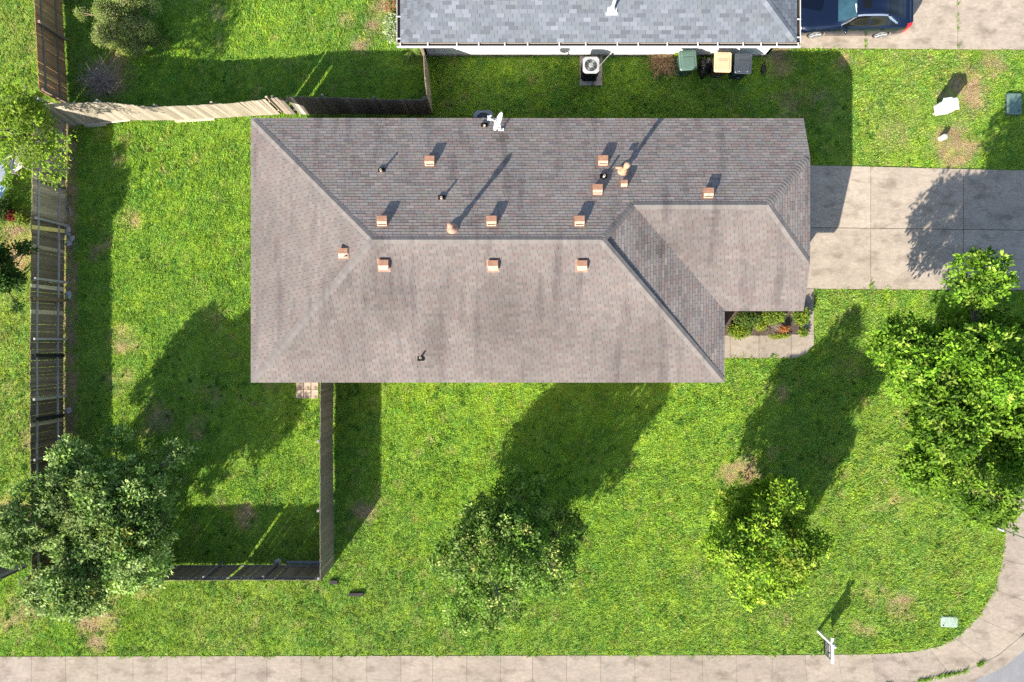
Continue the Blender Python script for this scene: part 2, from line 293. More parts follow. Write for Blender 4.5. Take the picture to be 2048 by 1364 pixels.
# grass blades
def make_grass():
    n = 260000
    x = RNG.uniform(-23.5, 22.6, n); y = RNG.uniform(-15.5, 16, n)
    bad = np.zeros(n, bool)
    ex = (vnoise(x, y, .22, 61)-.5)*.22; ey = (vnoise(x+9, y, .22, 62)-.5)*.22
    for pl in (drive, ndrive, side_in + gut_out[::-1], road_poly, house_poly, nhouse_poly, [W(1430, 717), W(1591, 717), W(1610, 710), W(1628, 690), W(1628, 577), W(1430, 577)], [W(592, 758), W(637, 758), W(637, 797), W(592, 797)], [W(1159, 112), W(1204, 112), W(1204, 172), W(1159, 172)]):
        bad |= in_poly(x+ex, y+ey, pl)
    col, dry = lawn_color(x, y)
    bad |= RNG.random(n) < dry*.85
    keep = ~bad; x, y, col, dry = x[keep], y[keep], col[keep], dry[keep]; n = len(x)
    jx, jy = [], []
    for (p, q, m_) in ((W(1730, 78), W(1730, 97), 10), (W(1915, -20), W(1915, 98), 18), (W(1835, 1362), W(1935, 1341), 95), (W(1955, 1330), W(1968, 1323), 40), (W(1741, 560), W(1741, 579), 14), (W(1700, 1371), W(1712, 1371), 16), (W(1770, 1369), W(1785, 1368), 20)):
        t_ = RNG.random(m_); jx.append(p[0]+(q[0]-p[0])*t_+RNG.normal(0, .018, m_)); jy.append(p[1]+(q[1]-p[1])*t_+RNG.normal(0, .018, m_))
    jx, jy = np.concatenate(jx), np.concatenate(jy); z0 = np.concatenate([np.zeros(n), np.full(len(jx), .03)])
    x, y = np.concatenate([x, jx]), np.concatenate([y, jy]); col = np.concatenate([col, np.tile((.13, .24, .02), (len(jx), 1))]); dry = np.concatenate([dry, np.zeros(len(jx))]); n = len(x)
    lush = vnoise(x+5, y+5, .55, 8)
    fencey = np.exp(-((x-W(150, 0)[0])/.5)**2)
    B = 5
    X = np.repeat(x, B)+RNG.normal(0, .035, n*B); Y = np.repeat(y, B)+RNG.normal(0, .035, n*B)
    hgt = np.repeat(.03+.075*lush+.05*RNG.random(n)**2, B)*RNG.uniform(.6, 1.25, n*B)*np.repeat(1-.4*dry, B)
    ang = RNG.uniform(0, 2*np.pi, n*B); tilt = RNG.uniform(.35, 1.25, n*B)
    w = RNG.uniform(.010, .021, n*B)
    dx, dy = np.cos(ang), np.sin(ang)
    V = np.empty((n*B, 3, 3), np.float32)
    V[:, 0] = np.stack([X-dy*w, Y+dx*w, np.full(n*B, -.004)], 1); V[:, 1] = np.stack([X+dy*w, Y-dx*w, np.full(n*B, -.004)], 1)
    Z0 = np.repeat(z0, B); V[:, 0, 2] += Z0; V[:, 1, 2] += Z0
    V[:, 2] = np.stack([X+dx*np.sin(tilt)*hgt, Y+dy*np.sin(tilt)*hgt, np.cos(tilt)*hgt+.012+Z0], 1)
    c = np.repeat(col*np.array((1.70, 1.60, 1.75)), B, 0)*np.repeat(RNG.uniform(.68, 1.34, (n, 1))*np.stack([RNG.uniform(.82, 1.16, n), np.ones(n), RNG.uniform(.7, 1.6, n)], 1), B, 0)*RNG.uniform(.85, 1.15, (n*B, 1))
    # broadleaf weeds: flat rosettes among the blades, gathered in colonies
    cand = np.where((vnoise(x+17, y+29, 1.6, 71) > .60) & (RNG.random(n) < .016))[0]; nw = len(cand); K = 9
    wx = np.repeat(x[cand], K); wy = np.repeat(y[cand], K); wa = RNG.uniform(0, 2*np.pi, nw*K); wl = np.repeat(RNG.uniform(.06, .15, nw), K)*RNG.uniform(.7, 1.2, nw*K); ww = wl*RNG.uniform(.18, .3, nw*K)
    ca, sa = np.cos(wa), np.sin(wa); WV = np.empty((nw*K, 2, 3, 3), np.float32); zt = RNG.uniform(.03, .075, nw*K)
    base = np.stack([wx, wy, np.full(nw*K, .015)], 1); tip = np.stack([wx+ca*wl, wy+sa*wl, zt*.8], 1)
    l_ = np.stack([wx+ca*wl*.55-sa*ww, wy+sa*wl*.55+ca*ww, zt], 1); r_ = np.stack([wx+ca*wl*.55+sa*ww, wy+sa*wl*.55-ca*ww, zt], 1)
    WV[:, 0, 0], WV[:, 0, 1], WV[:, 0, 2] = base, tip, l_; WV[:, 1, 0], WV[:, 1, 1], WV[:, 1, 2] = base, r_, tip
    wc = np.repeat(np.array(((.07, .19, .025), (.10, .24, .03), (.16, .30, .04)))[RNG.integers(0, 3, nw)]*RNG.uniform(.8, 1.25, (nw, 1)), K*2, 0)
    V = np.concatenate([V.reshape(-1, 3), WV.reshape(-1, 3)]); c = np.concatenate([c, wc]); nt_ = len(V)//3
    me = raw_mesh('grass', V, np.arange(nt_*3), np.full(nt_, 3), M['grass'], c)
    tag(link('grass', me), 'short green and straw coloured lawn grass covering the yards', 'grass', kind='stuff')
make_grass()

# ------------------------------------------------------------------ paving
def slab_strip(name, A, B, step, z, parent=None):
    """concrete panels between two edge lines, cut at joints"""
    def arc(pl):
        d = [0]
        for a, b in zip(pl, pl[1:]): d.append(d[-1]+math.hypot(b[0]-a[0], b[1]-a[1]))
        return np.array(d)
    n = 700; ia = np.linspace(0, len(A)-1, n)
    P = np.stack([np.interp(ia, range(len(A)), [p[k] for p in A]) for k in (0, 1)], 1); Q = np.stack([np.interp(ia, range(len(B)), [p[k] for p in B]) for k in (0, 1)], 1)
    d = np.concatenate([[0], np.cumsum(np.hypot(*np.diff((P+Q)/2, axis=0).T))]); tot = d[-1]
    mb = MB(); s = 0
    while s < tot-.1:
        L = step*random.choice((1, 1, 1, .93, 1.05)); e = min(s+L, tot); a, b = s+.005, e-.005; tt = random.uniform(.92, 1.06); tint = (tt, tt*random.uniform(.98, 1.0), tt*random.uniform(.96, 1.0))
        m = max(2, int((b-a)/.3)+1); sv = np.linspace(a, b, m)
        p = [(np.interp(v, d, P[:, 0]), np.interp(v, d, P[:, 1])) for v in sv]; q = [(np.interp(v, d, Q[:, 0]), np.interp(v, d, Q[:, 1])) for v in sv]
        mb.prism(q+p[::-1], -.12, z, tint); s = e
    mb.prism([tuple(v) for v in Q[::6]]+[tuple(v) for v in P[::-6]], -.14, z-.02, (.16, .15, .13))
    return tag(mb.build(name, M['concrete']), kind='structure')
slab_strip('sidewalk', side_in, side_out, 1.42, .014)
mb = MB()
ko = offset_poly(side_out, .015)
for i in range(len(ko)-1):
    a0, a1, b0, b1, c0, c1 = ko[i], ko[i+1], kerb_in[i], kerb_in[i+1], gut_out[i], gut_out[i+1]
    for (p0, p1, z0, q0, q1, z1) in ((a0, a1, .014, b0, b1, .012), (b0, b1, .012, offset_poly(side_out, .20)[i], offset_poly(side_out, .20)[i+1], -.10), (offset_poly(side_out, .20)[i], offset_poly(side_out, .20)[i+1], -.10, c0, c1, -.085)):
        t = random.uniform(.95, 1.08)
        mb.add([(*p0, z0), (*q0, z1), (*q1, z1), (*p1, z0)], [(0, 1, 2, 3)], (t, t, t))
tag(mb.build('kerb', M['concrete']), kind='structure')
mb = MB(); mb.add([(x, y, -.095) for x, y in gut_out]+[(60, 45, -.095), (60, -45, -.095), (-45, -45, -.095)], [tuple(range(len(gut_out)+3))[::-1]])
tag(mb.build('road', M['asphalt']), kind='structure')
# driveways as slabs with joints
def slabs(name, quads, z, under):
    mb = MB()
    for q in quads:
        t = random.uniform(1.12, 1.32); c = (sum(p[0] for p in q)/4, sum(p[1] for p in q)/4)
        qq = [(p[0]+(.012 if p[0] < c[0] else -.012), p[1]+(.012 if p[1] < c[1] else -.012)) for p in q]
        mb.prism(qq[::-1] if sum((qq[i][0]*qq[(i+1) % 4][1]-qq[(i+1) % 4][0]*qq[i][1]) for i in range(4)) < 0 else qq, -.12, z, (t, t*.99, t*.97))
    u = under[::-1]; mb.prism(u, -.14, z-.035, (.12, .11, .10))
    return tag(mb.build(name, M['concrete']), kind='structure')
def quadpx(x0, x1, y0a, y0b, y1a, y1b): return [W(x0, y0a), W(x1, y0b), W(x1, y1b), W(x0, y1a)]
slabs('driveway', [quadpx(1560, 1741, 329, 333, 455, 456.5), quadpx(1741, 1926, 333, 338, 456.5, 459), quadpx(1926, 2075, 338, 341, 459, 461), quadpx(1560, 1741, 455, 456.5, 577, 579), quadpx(1741, 1926, 456.5, 459, 579, 580), quadpx(1926, 2075, 459, 461, 580, 581)], .03, drive)
slabs('neighbour_driveway', [quadpx(1560, 1730, -150, -150, 97, 97.5), quadpx(1730, 1915, -150, -150, 97.5, 99), quadpx(1915, 2083, -150, -150, 99, 100), quadpx(1560, 1730, -350, -350, -150, -150), quadpx(1730, 1915, -350, -350, -150, -150), quadpx(1915, 2083, -350, -350, -150, -150)], .03, ndrive)
mb = MB()
for x0, x1 in ((1430, 1460), (1460, 1517.5), (1517.5, 1582)):
    t = random.uniform(.95, 1.08); mb.prism([W(x0+.4, 716), W(x1-.4, 716), W(x1-.4, 671), W(x0+.4, 671)], -.1, .03, (t, t, t*.98))
mb.prism([W(1582.5, 716), W(1590, 716), W(1609, 709), W(1627, 690), W(1627, 669), W(1582.5, 669)], -.1, .03, (1.03, 1.03, 1.0))
mb.prism([W(1603, 668.3), W(1627, 668.3), W(1627, 622), W(1603, 622)], -.1, .03, (1.0, 1, .98))
mb.prism([W(1603, 621.3), W(1627, 621.3), W(1627, 578), W(1603, 578)], -.1, .03, (.97, .97, .96))
tag(mb.build('path', M['concrete']), kind='structure')
mb = MB(); mb.prism(bed_poly[::-1] if False else [W(1400, 670.5), W(1590, 670.5), W(1602, 655), W(1602, 585), W(1400, 585)], -.05, .022)
tag(mb.build('planting_bed', M['soil']), kind='structure')

# ------------------------------------------------------------------ roofs
def clip(poly, edge_a, edge_b):
    out = []
    def side(p): return (edge_b[0]-edge_a[0])*(p[1]-edge_a[1])-(edge_b[1]-edge_a[1])*(p[0]-edge_a[0])
    for i in range(len(poly)):
        p, q = poly[i], poly[(i+1) % len(poly)]; sp, sq = side(p), side(q)
        if sp >= 0: out.append(p)
        if (sp >= 0) != (sq >= 0):
            t = sp/(sp-sq); out.append((p[0]+(q[0]-p[0])*t, p[1]+(q[1]-p[1])*t))
    return out
def shingle_face(mb, pieces, O, U, expo, tabw, thick, tintf, deck=.13):
    """lays stepped tabs over convex pieces of one roof plane; O on the eave, U along the eave"""
    O = Vector(O); U = Vector(U).normalized(); P0 = [Vector(p) for p in pieces[0]]
    N = None
    for i in range(len(P0)-2):
        N = (P0[i+1]-P0[0]).cross(P0[i+2]-P0[0])
        if N.length > .1: break
    N.normalize()
    if N.z < 0: N = -N
    Vd = N.cross(U); 
    if Vd.z < 0: U = -U; Vd = N.cross(U)
    uvs = []
    for pc in pieces:
        q = [((Vector(p)-O).dot(U), (Vector(p)-O).dot(Vd)) for p in pc]
        ar = sum(q[i][0]*q[(i+1) % len(q)][1]-q[(i+1) % len(q)][0]*q[i][1] for i in range(len(q)))
        uvs.append(q if ar > 0 else q[::-1])
        pv = [O+U*a+Vd*b-N*.004 for a, b in uvs[-1]]; pb = [p-Vector((0, 0, deck)) for p in pv]; n = len(pv)
        mb.add(pv+pb, [tuple(range(n)), tuple(range(2*n-1, n-1, -1))]+[(k+n, (k+1) % n+n, (k+1) % n, k) for k in range(n)], (.045, .042, .04))
    umin = min(p[0] for q in uvs for p in q); umax = max(p[0] for q in uvs for p in q); vmax = max(p[1] for q in uvs for p in q)
    r = 0
    while r*expo < vmax:
        v0, v1 = r*expo, (r+1)*expo; off = (r % 2)*tabw*.5+random.uniform(-.02, .02)+(r % 7)*.017
        u = math.floor(umin/tabw)*tabw-off
        while u < umax:
            rect = [(u+.005, v0), (u+tabw-.005, v0), (u+tabw-.005, v1), (u+.005, v1)]
            lift = thick*random.uniform(.75, 1.3)
            for q in uvs:
                if u > max(p[0] for p in q) or u+tabw < min(p[0] for p in q): continue
                c = rect
                for k in range(len(q)):
                    c = clip(c, q[k], q[(k+1) % len(q)])
                    if len(c) < 3: break
                if len(c) < 3: continue
                hh = lambda v: lift*(1-(v-v0)/expo*.95)
                pts = [O+U*a+Vd*b+N*hh(b) for a, b in c]; ctr = pts[0]
                ti = tintf(ctr)
                mb.add(pts, [tuple(range(len(pts)))], ti)
                for k in range(len(c)):
                    a, b = c[k], c[(k+1) % len(c)]
                    if abs(a[1]-v0) < 1e-6 and abs(b[1]-v0) < 1e-6:
                        mb.add([pts[k], pts[(k+1) % len(c)], O+U*b[0]+Vd*b[1]-N*.003, O+U*a[0]+Vd*a[1]-N*.003], [(3, 2, 1, 0)], (ti[0]*.8, ti[1]*.8, ti[2]*.8))
            u += tabw
        r += 1
    return N, U, Vd
def cap_line(mb, A, B, n1, n2, tintf, expo=.135, w=.14, lift=.017):
    A, B = Vector(A), Vector(B); d = (B-A); L = d.length; d.normalize(); A = A+d*(.16 if abs(d.z) > .05 else 0); L -= (.16 if abs(d.z) > .05 else 0)
    w1 = n1.cross(d); w1 = w1 if w1.z < 0 else -w1
    w2 = n2.cross(d); w2 = w2 if w2.z < 0 else -w2
    if w1.dot(w2) > .9: w2 = -w1
    up = (n1+n2).normalized(); k = 0
    while k*expo < L:
        s0, s1 = k*expo, min((k+1)*expo, L); p, q = A+d*s0, A+d*s1; h0, h1 = lift+.012, lift-.002; ti = tintf(p)
        for (wv, nn) in ((w1, n1), (w2, n2)):
            a, b = p+up*h0, q+up*h1; c, e = q+wv*w+nn*(h1*.5), p+wv*w+nn*(h0*.5+.004)
            f = [a, b, c, e]; nr = (f[1]-f[0]).cross(f[2]-f[0])
            mb.add(f, [(0, 1, 2, 3) if nr.z > 0 else (3, 2, 1, 0)], ti)
            mb.add([a, e, p+wv*w, p+up*.002], [(0, 1, 2, 3)], (ti[0]*.7, ti[1]*.7, ti[2]*.7))
            mb.add([e, c, q+wv*w-nn*.004, p+wv*w-nn*.004], [(0, 1, 2, 3)], (ti[0]*.8, ti[1]*.8, ti[2]*.8))
        k += 1

ZE, ZR, ZG, ZC = 2.6, 4.3, 3.84, 3.16
eNW = W3(502, 236, ZE); eSW = W3(501, 765, ZE); eSE = W3(1449, 765, ZE); eVF = W3(1450, 622, ZE)
gSE = W3(1607, 622, ZE); gNE = W3(1606, 240, ZE)
rW = W3(745, 480, ZR); rE = W3(1204, 480, ZR); rW = (rW[0], 3.58, ZR); rE = (rE[0], 3.58, ZR)
gW = W3(1267, 410, ZG); gE = W3(1536, 411, ZG); gW = (gW[0], 4.90, ZG); gE = (gE[0], 4.90, ZG)
cN = W3(1618, 318, ZC); cS = W3(1618, 525, ZC)
GX = gSE[0]; gNE = (GX, 8.42, ZE); eNW = (eNW[0], 8.44, ZE)
# put the clipped gable points exactly on the two garage planes
tN = (8.43-gE[1]); cN = (GX, 8.43-(ZC-ZE)/(ZG-ZE)*tN, ZC); tS = gE[1]-gSE[1]; cS = (GX, gSE[1]+(ZC-ZE)/(ZG-ZE)*tS, ZC)
STN = [(990, 640, 60, 90, .22), (860, 690, 30, 60, .22), (690, 640, 60, 90, .12), (760, 600, 70, 70, .13), (930, 610, 90, 60, .08), (700, 700, 12, 50, .25), (745, 720, 12, 50, .25), (970, 600, 18, 50, .22), (1110, 660, 80, 80, .12), (870, 610, 8, 40, .2), (1020, 720, 80, 40, .12), (1190, 700, 60, 50, .12), (1300, 690, 60, 60, .10), (680, 555, 25, 40, .2), (840, 610, 5, 35, .25), (870, 650, 9, 60, .2), (590, 690, 30, 40, .1),
       (1002, 288, 12, 40, .25), (1090, 290, 6, 34, .28), (640, 262, 8, 24, .2), (763, 270, 6, 26, .22), (1320, 500, 40, 30, .2), (1290, 480, 20, 50, .2), (1350, 560, 40, 40, .12), (1010, 270, 14, 20, .2)]
PAL = [((.258, .230, .214), 6), ((.248, .235, .224), 6), ((.268, .222, .204), 4), ((.240, .192, .178), 2.2), ((.205, .185, .176), 2.5), ((.290, .262, .240), 3), ((.245, .230, .195), 2)]
PALC = [(p[0]*.96, p[1]*.92, p[2]*.90) for p, w in PAL]; PALW = [w for p, w in PAL]
def stain(p):
    k = (H-p.z)/H/S; px, py = p.x/k+1024, 682-p.y/k; s = 0
    for a, b, ra, rb, am in STN:
        if ra < 14: continue
        e = ((px-a)/ra)**2+((py-b)/rb)**2
        if e < 6: s = max(s, 1.5*am*math.exp(-e))
    return 1-s
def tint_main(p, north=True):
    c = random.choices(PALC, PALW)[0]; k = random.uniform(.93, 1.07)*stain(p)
    if not north:      # sunlit slopes: tabs toned together, darkened to counter sun contrast, plus stain blotches
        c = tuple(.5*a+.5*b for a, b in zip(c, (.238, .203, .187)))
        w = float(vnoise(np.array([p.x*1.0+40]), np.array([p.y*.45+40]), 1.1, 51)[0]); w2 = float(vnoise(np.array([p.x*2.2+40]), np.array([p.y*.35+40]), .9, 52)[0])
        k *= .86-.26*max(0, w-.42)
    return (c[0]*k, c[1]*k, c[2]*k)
def tint_sun_dimmed(p): return tint_main(p, False)
def tint_cap(p): k = random.uniform(.9, 1.08); return (.205*k, .184*k, .170*k)

house = thing('brick_house', 'low ranch house with brown-grey hipped shingle roof and terracotta roof vents', 'house', (0, 0, 0))
mb = MB()
E1, E2 = .118, .30
nS, _, _ = shingle_face(mb, [[eSW, eSE, rE, rW]], eSW, (1, 0, 0), E1, E2, .010, tint_sun_dimmed)
nW, _, _ = shingle_face(mb, [[eNW, eSW, rW]], eNW, (0, -1, 0), E1, E2, .010, tint_sun_dimmed)
eN = (gW[0], eNW[1]+(gNE[1]-eNW[1])*(gW[0]-eNW[0])/(gNE[0]-eNW[0]), ZE); eNr = (rE[0], eNW[1]+(gNE[1]-eNW[1])*(rE[0]-eNW[0])/(gNE[0]-eNW[0]), ZE)
nN, _, _ = shingle_face(mb, [[eNW, eNr, rE, rW], [eNr, eN, gW, rE], [eN, gNE, cN, gE, gW]], eNW, (1, 0, 0), E1, E2, .010, tint_main)
nE, _, _ = shingle_face(mb, [[eSE, eVF, gW, rE]], eSE, (0, 1, 0), E1, E2, .010, tint_main)
nGS, _, _ = shingle_face(mb, [[eVF, gSE, cS, gE, gW]], gSE, (1, 0, 0), E1, E2, .010, tint_sun_dimmed)
nC, _, _ = shingle_face(mb, [[cS, cN, gE]], cS, (0, 1, 0), E1, E2, .010, tint_main)
roof = mb.build('roof', M['shingle'], house)
for A, B, a, b in ((rW, rE, nS, nN), (gW, gE, nGS, nN), (eNW, rW, nW, nN), (eSW, rW, nW, nS), (eSE, rE, nS, nE), (rE, gW, nN, nE), (cN, gE, nN, nC), (cS, gE, nGS, nC)):
    c = MB(); cap_line(c, A, B, a, b, tint_cap); c.build('ridge_cap', M['shingle'], roof)
def roof_z(x, y):
    c = [nn.dot(Vector(p))/nn.z-(nn.x*x+nn.y*y)/nn.z for nn, p in ((nS, eSW), (nW, eNW), (nN, eNW))]
    return min(c)
# roof furniture: kind, px, py (photo), slope normal side
def roof_pt(px, py, lift=0):
    z = 3.5
    for _ in range(12):
        x, y = W(px, py, z+lift); z = roof_z(x, y)
    return x, y, z
def box_vent(px, py, w=.36, hgt=.15, face=(0, -1), old=0):
    """slant-back metal vent: flat hood, sloping front towards 'face', open shadowed throat, flange"""
    x, y, z = roof_pt(px, py, hgt*.7); sl = -0.349*(1 if y > 3.58 else -1)
    if face[0]: slx, sly = .349, 0
    else: slx, sly = 0, sl
    zz = lambda dx, dy: z+slx*dx+sly*dy
    m = MB(); a = w/2; t = (1, 1, 1) if not old else (1.25, 1.55, 1.8)
    def ring(e, dz): return [(x+dx, y+dy, zz(dx, dy)+dz) for dx, dy in ((-e, -e), (e, -e), (e, e), (-e, e))]
    m.hexa(ring(a*1.28, .004), ring(a*1.28, .016), (.8, .8, .85))
    m.hexa(ring(a*.78, .016), ring(a*.78, hgt*.6), (.35, .33, .33))
    # hood: flat rear two thirds, front plane falling towards the sun side
    fy = -a; hy = -a*.15
    top = z+hgt+max(0, sly*a, -sly*a)*.25
    pr = [(-a, a), (-a, hy), (-a, fy)]
    L = [(x-a, y+a, top), (x-a, y+hy, top+.004), (x-a*.9, y+fy, top-.075), (x-a*.9, y+fy, top-.11), (x-a, y+a, top-.05)]
    Rr = [(2*x-p[0], p[1], p[2]) for p in L]
    m.add(L+Rr, [(0, 1, 6, 5), (1, 2, 7, 6), (2, 3, 8, 7), (3, 4, 9, 8), (4, 0, 5, 9), (4, 3, 2, 1, 0), (5, 6, 7, 8, 9)], t)
    m.f[-7:]  # hood faces
    m.t[-7] = (.85, .78, .72); m.t[-6] = (1.3, 1.55, 1.65)
    return m.build('roof_vent', M['terracotta'], roof)
for px, py in ((859, 322), (764, 442), (983, 442), (1159, 442), (1206, 321), (1417, 386), (767, 530), (986, 531), (1164, 531)): box_vent(px, py)
box_vent(1195, 379, .36, .17); box_vent(1248, 367, .24, .19); box_vent(686, 506, .34, .12, (1, 0), 1)
def pipe_vent(px, py, h, r=.04):
    x, y, z = roof_pt(px, py, h*.5); m = MB()
    m.box((x, y, z+.012), (.26, .26, .02), tint=(.1, .1, .1), mi=1)
    m.lathe([(.075, -.02), (.055, .05), (r+.006, .09)], (x, y, z), 12, (.25, .2, .16), 0)
    m.lathe([(r, .1), (r, h), (r*.66, h+.002), (r*.62, h-.08)], (x, y, z), 12, (.95, .85, .68), 0)
    m.box((x, y, z+h-.06), (.05, .05, .02), mi=1, tint=(.3, .3, .3))
    m.build('vent_pipe', [M['trim'], M['dark']], roof)
for px, py, h in ((762, 341, .27), (883, 396, .27), (1208, 353, .32), (841, 715, .26), (969, 252, .07)): pipe_vent(px, py, h)
def flue(px, py, h, cap_r, t):
    x, y, z = roof_pt(px, py, 0); m = MB()
    m.lathe([(.24, -.05), (.20, .04), (.11, .12), (.085, .18)], (x, y, z), 16, t)
    m.lathe([(.075, .1), (.075, h)], (x, y, z), 14, t)
    m.lathe([(.10, h-.22), (.11, h-.20), (.11, h-.06), (.085, h-.04)], (x, y, z), 14, t)
    m.lathe([(cap_r*.9, h-.01), (cap_r, h), (cap_r*.95, h+.03), (.03, h+.085)], (x, y, z), 16, t)
    m.lathe([(.11, .24), (.12, .26), (.09, .30)], (x, y, z), 14, t)
    m.build('flue_pipe', M['terracotta'], roof, smooth=False)
flue(905, 459, .98, .105, (1.0, 1.0, 1.05)); flue(1246, 343, 1.0, .10, (1.15, 1.2, 1.1))
m = MB(); x, y, z = roof_pt(1239, 333, .5)
m.tube([(x-.12, y, z+.35), (x+.02, y, z+.36), (x+.10, y, z+.34)], [.05, .05, .05], 10, (1.2, 1.2, 1.2)); m.build('flue_elbow', M['terracotta'], roof)
# walls, fascia, openings
wall_h = 2.46
m = MB()
def wall_run(m, pts, h, t=.12, tint=(1, 1, 1)):
    for (a, b) in zip(pts, pts[1:]+pts[:1]):
        d = Vector((b[0]-a[0], b[1]-a[1])).normalized(); n = Vector((-d.y, d.x))*t
        m.hexa([(*a, -.1), (*b, -.1), (b[0]+n.x, b[1]+n.y, -.1), (a[0]+n.x, a[1]+n.y, -.1)], [(*a, h), (*b, h), (b[0]+n.x, b[1]+n.y, h), (a[0]+n.x, a[1]+n.y, h)], tint)
wall_run(m, house_poly, wall_h)
m.hexa([(HG1-.12, 1.6, wall_h+.003), (HG1, 1.6, wall_h+.003), (HG1, 7.95, wall_h+.003), (HG1-.12, 7.95, wall_h+.003)], [(HG1-.12, 3.1, 2.98), (HG1, 3.1, 2.98), (HG1, 6.5, 2.98), (HG1-.12, 6.5, 2.98)])
m.build('wall', M['brick'], house)
m = MB()
for a, b in ((eNW, eSW), (eSW, eSE), (eSE, eVF), (eVF, gSE), (eNW, gNE)):
    A, B = Vector(a), Vector(b); d = (B-A).normalized(); n = Vector((-d.y, d.x, 0)); 
    c = Vector((0, 3.4, 0)); n = n if n.dot(c-(A+B)/2) > 0 else -n
    o = .015
    m.hexa([A+n*o-Vector((0, 0, .20)), B+n*o-Vector((0, 0, .20)), B+n*(o+.03)-Vector((0, 0, .20)), A+n*(o+.03)-Vector((0, 0, .20))], [A+n*o-Vector((0, 0, .025)), B+n*o-Vector((0, 0, .025)), B+n*(o+.03)-Vector((0, 0, .025)), A+n*(o+.03)-Vector((0, 0, .025))])
m.build('fascia', M['trim'], house)
m = MB(); m.prism([(eNW[0]+.05, eSW[1]+.05), (eSE[0]-.05, eSW[1]+.05), (eSE[0]-.05, gSE[1]+.05), (GX-.05, gSE[1]+.05), (GX-.05, 8.37), (eNW[0]+.05, 8.37)], 2.462, 2.478); m.build('soffit', M['trim'], house)
def opening(par, name, c, w, h, axis, sgn, sub='frame'):
    """window or door set on a wall: a pane with a proud frame"""
    x, y, z = c; m = MB(); d = (w, .04, h) if axis == 'y' else (.04, w, h)
    off = (0, sgn*.02, 0) if axis == 'y' else (sgn*.02, 0, 0)
    m.box((x+off[0], y+off[1], z+h/2), d); o = m.build(name, M['glass'] if name == 'window' else M['white'], par)
    f = MB()
    for s in (-1, 1):
        if axis == 'y': f.box((x+s*(w/2+.03), y+sgn*.035, z+h/2), (.06, .07, h+.12)); f.box((x, y+sgn*.034, z+h/2+s*(h/2+.03)), (w-.002, .066, .058))
        else: f.box((x+sgn*.035, y+s*(w/2+.03), z+h/2), (.07, .06, h+.12)); f.box((x+sgn*.034, y, z+h/2+s*(h/2+.03)), (.066, w-.002, .058))
    f.build(sub, M['white'], o); return o
for cx in (-7, -2.5, 2, 5.5): opening(house, 'window', (cx, -1.15, .95), 1.3, 1.2, 'y', -1)
for cx in (-6, 0, 4): opening(house, 'window', (cx, 8.0, 1.0), 1.1, 1.0, 'y', 1)
opening(house, 'window', (HX0, 5.5, .95), 1.2, 1.2, 'x', -1); opening(house, 'door', (HX0, 1.5, .02), 1.7, 2.05, 'x', -1)
opening(house, 'door', (HX1, .2, .02), .95, 2.05, 'x', 1)
gd = opening(house, 'garage_door', (HG1, 4.75, .03), 4.9, 2.15, 'x', 1)
# satellite dish on the north eave
dx, dy, dz = roof_pt(1002, 261, 0)
dish = thing('satellite_dish', 'white satellite dish bolted near the north eave of the brown roof', 'satellite dish', (dx, dy, dz))
m = MB(); m.box((0, 0, .012), (.22, .16, .02)); m.tube([(0, 0, .02), (-.02, .03, .25), (-.02, .12, .48)], .024, 8); m.tube([(.09, .25, -.08), (0, .10, .4)], .012, 6); m.build('mast', M['white'], dish)
nrm = Vector((-.83, .26, .42)).normalized(); cen = Vector((-.05, .16, .52)); ax = nrm.cross(Vector((0, 0, 1))).normalized(); ay = nrm.cross(ax)
m = MB(); vs = []; fs = []
for side, off in ((0, .0), (1, -.015)):
    for i, rr in enumerate((0, .12, .22, .30, .345)):
        for k in range(24):
            a = 2*math.pi*k/24; vs.append(cen+ax*math.cos(a)*rr*1.05+ay*math.sin(a)*rr*.95+nrm*(.55*rr*rr+off))
for i in range(4):
    for k in range(24):
        q = (k+1) % 24; fs.append((i*24+k, i*24+q, (i+1)*24+q, (i+1)*24+k)); b = 120; fs.append((b+(i+1)*24+k, b+(i+1)*24+q, b+i*24+q, b+i*24+k))
for k in range(24): q = (k+1) % 24; fs.append((96+k, 96+q, 216+q, 216+k))
m.add(vs, fs); m.build('reflector', M['white'], dish, smooth=True)
lp = cen+nrm*.42-ay*.0+Vector((0, 0, -.12))
m = MB(); m.tube([cen+Vector((0, 0, -.30)), lp+Vector((.05, 0, -.06)), lp], [.022, .022, .02], 8); m.build('feed_arm', M['white'], dish)
m = MB()
for s in (-1, 1): m.tube([lp+Vector((0, s*.07, .02)), lp+Vector((.07, s*.08, .05))], .028, 8); m.tube([lp+Vector((-.07, s*.08, .04)), lp+Vector((0, s*.03, .02))], .026, 8)
m.box(lp+Vector((-.02, 0, .02)), (.10, .10, .08)); m.build('receiver', M['white'], dish)

# ------------------------------------------------------------------ neighbour's house
nh = thing('white_house', 'white walled house with pale grey shingle roof and white gutters at the top edge', 'house', (0, 0, 0))
NE = 2.6
a0, a1 = W(801, 0, NE)[0], W(1594, 0, NE)[0]; b0 = W(0, 85, NE)[1]; b1 = 21.1; mid = (b0+b1)/2; rr = mid-b0; ZN = NE+rr*.36
q0, q1, q2, q3 = (a0, b0, NE), (a1, b0, NE), (a1, b1, NE), (a0, b1, NE); r0, r1 = (a0+rr, mid, ZN), (a1-rr, mid, ZN)
GP = [(.33, .35, .38), (.30, .325, .35), (.36, .385, .42), (.27, .285, .31), (.215, .225, .245), (.42, .44, .48), (.33, .36, .365), (.47, .49, .53)]; GW = [7, 6, 4, 3, 2.2, 2, 3, 1]
def tint_grey(p): c = random.choices(GP, GW)[0]; k = random.uniform(.94, 1.06); k *= .50; c = [.75*a+.25*b for a, b in zip(c, (.33, .36, .385))]; return (c[0]*k*.97, c[1]*k, c[2]*k*1.05)
mb = MB()
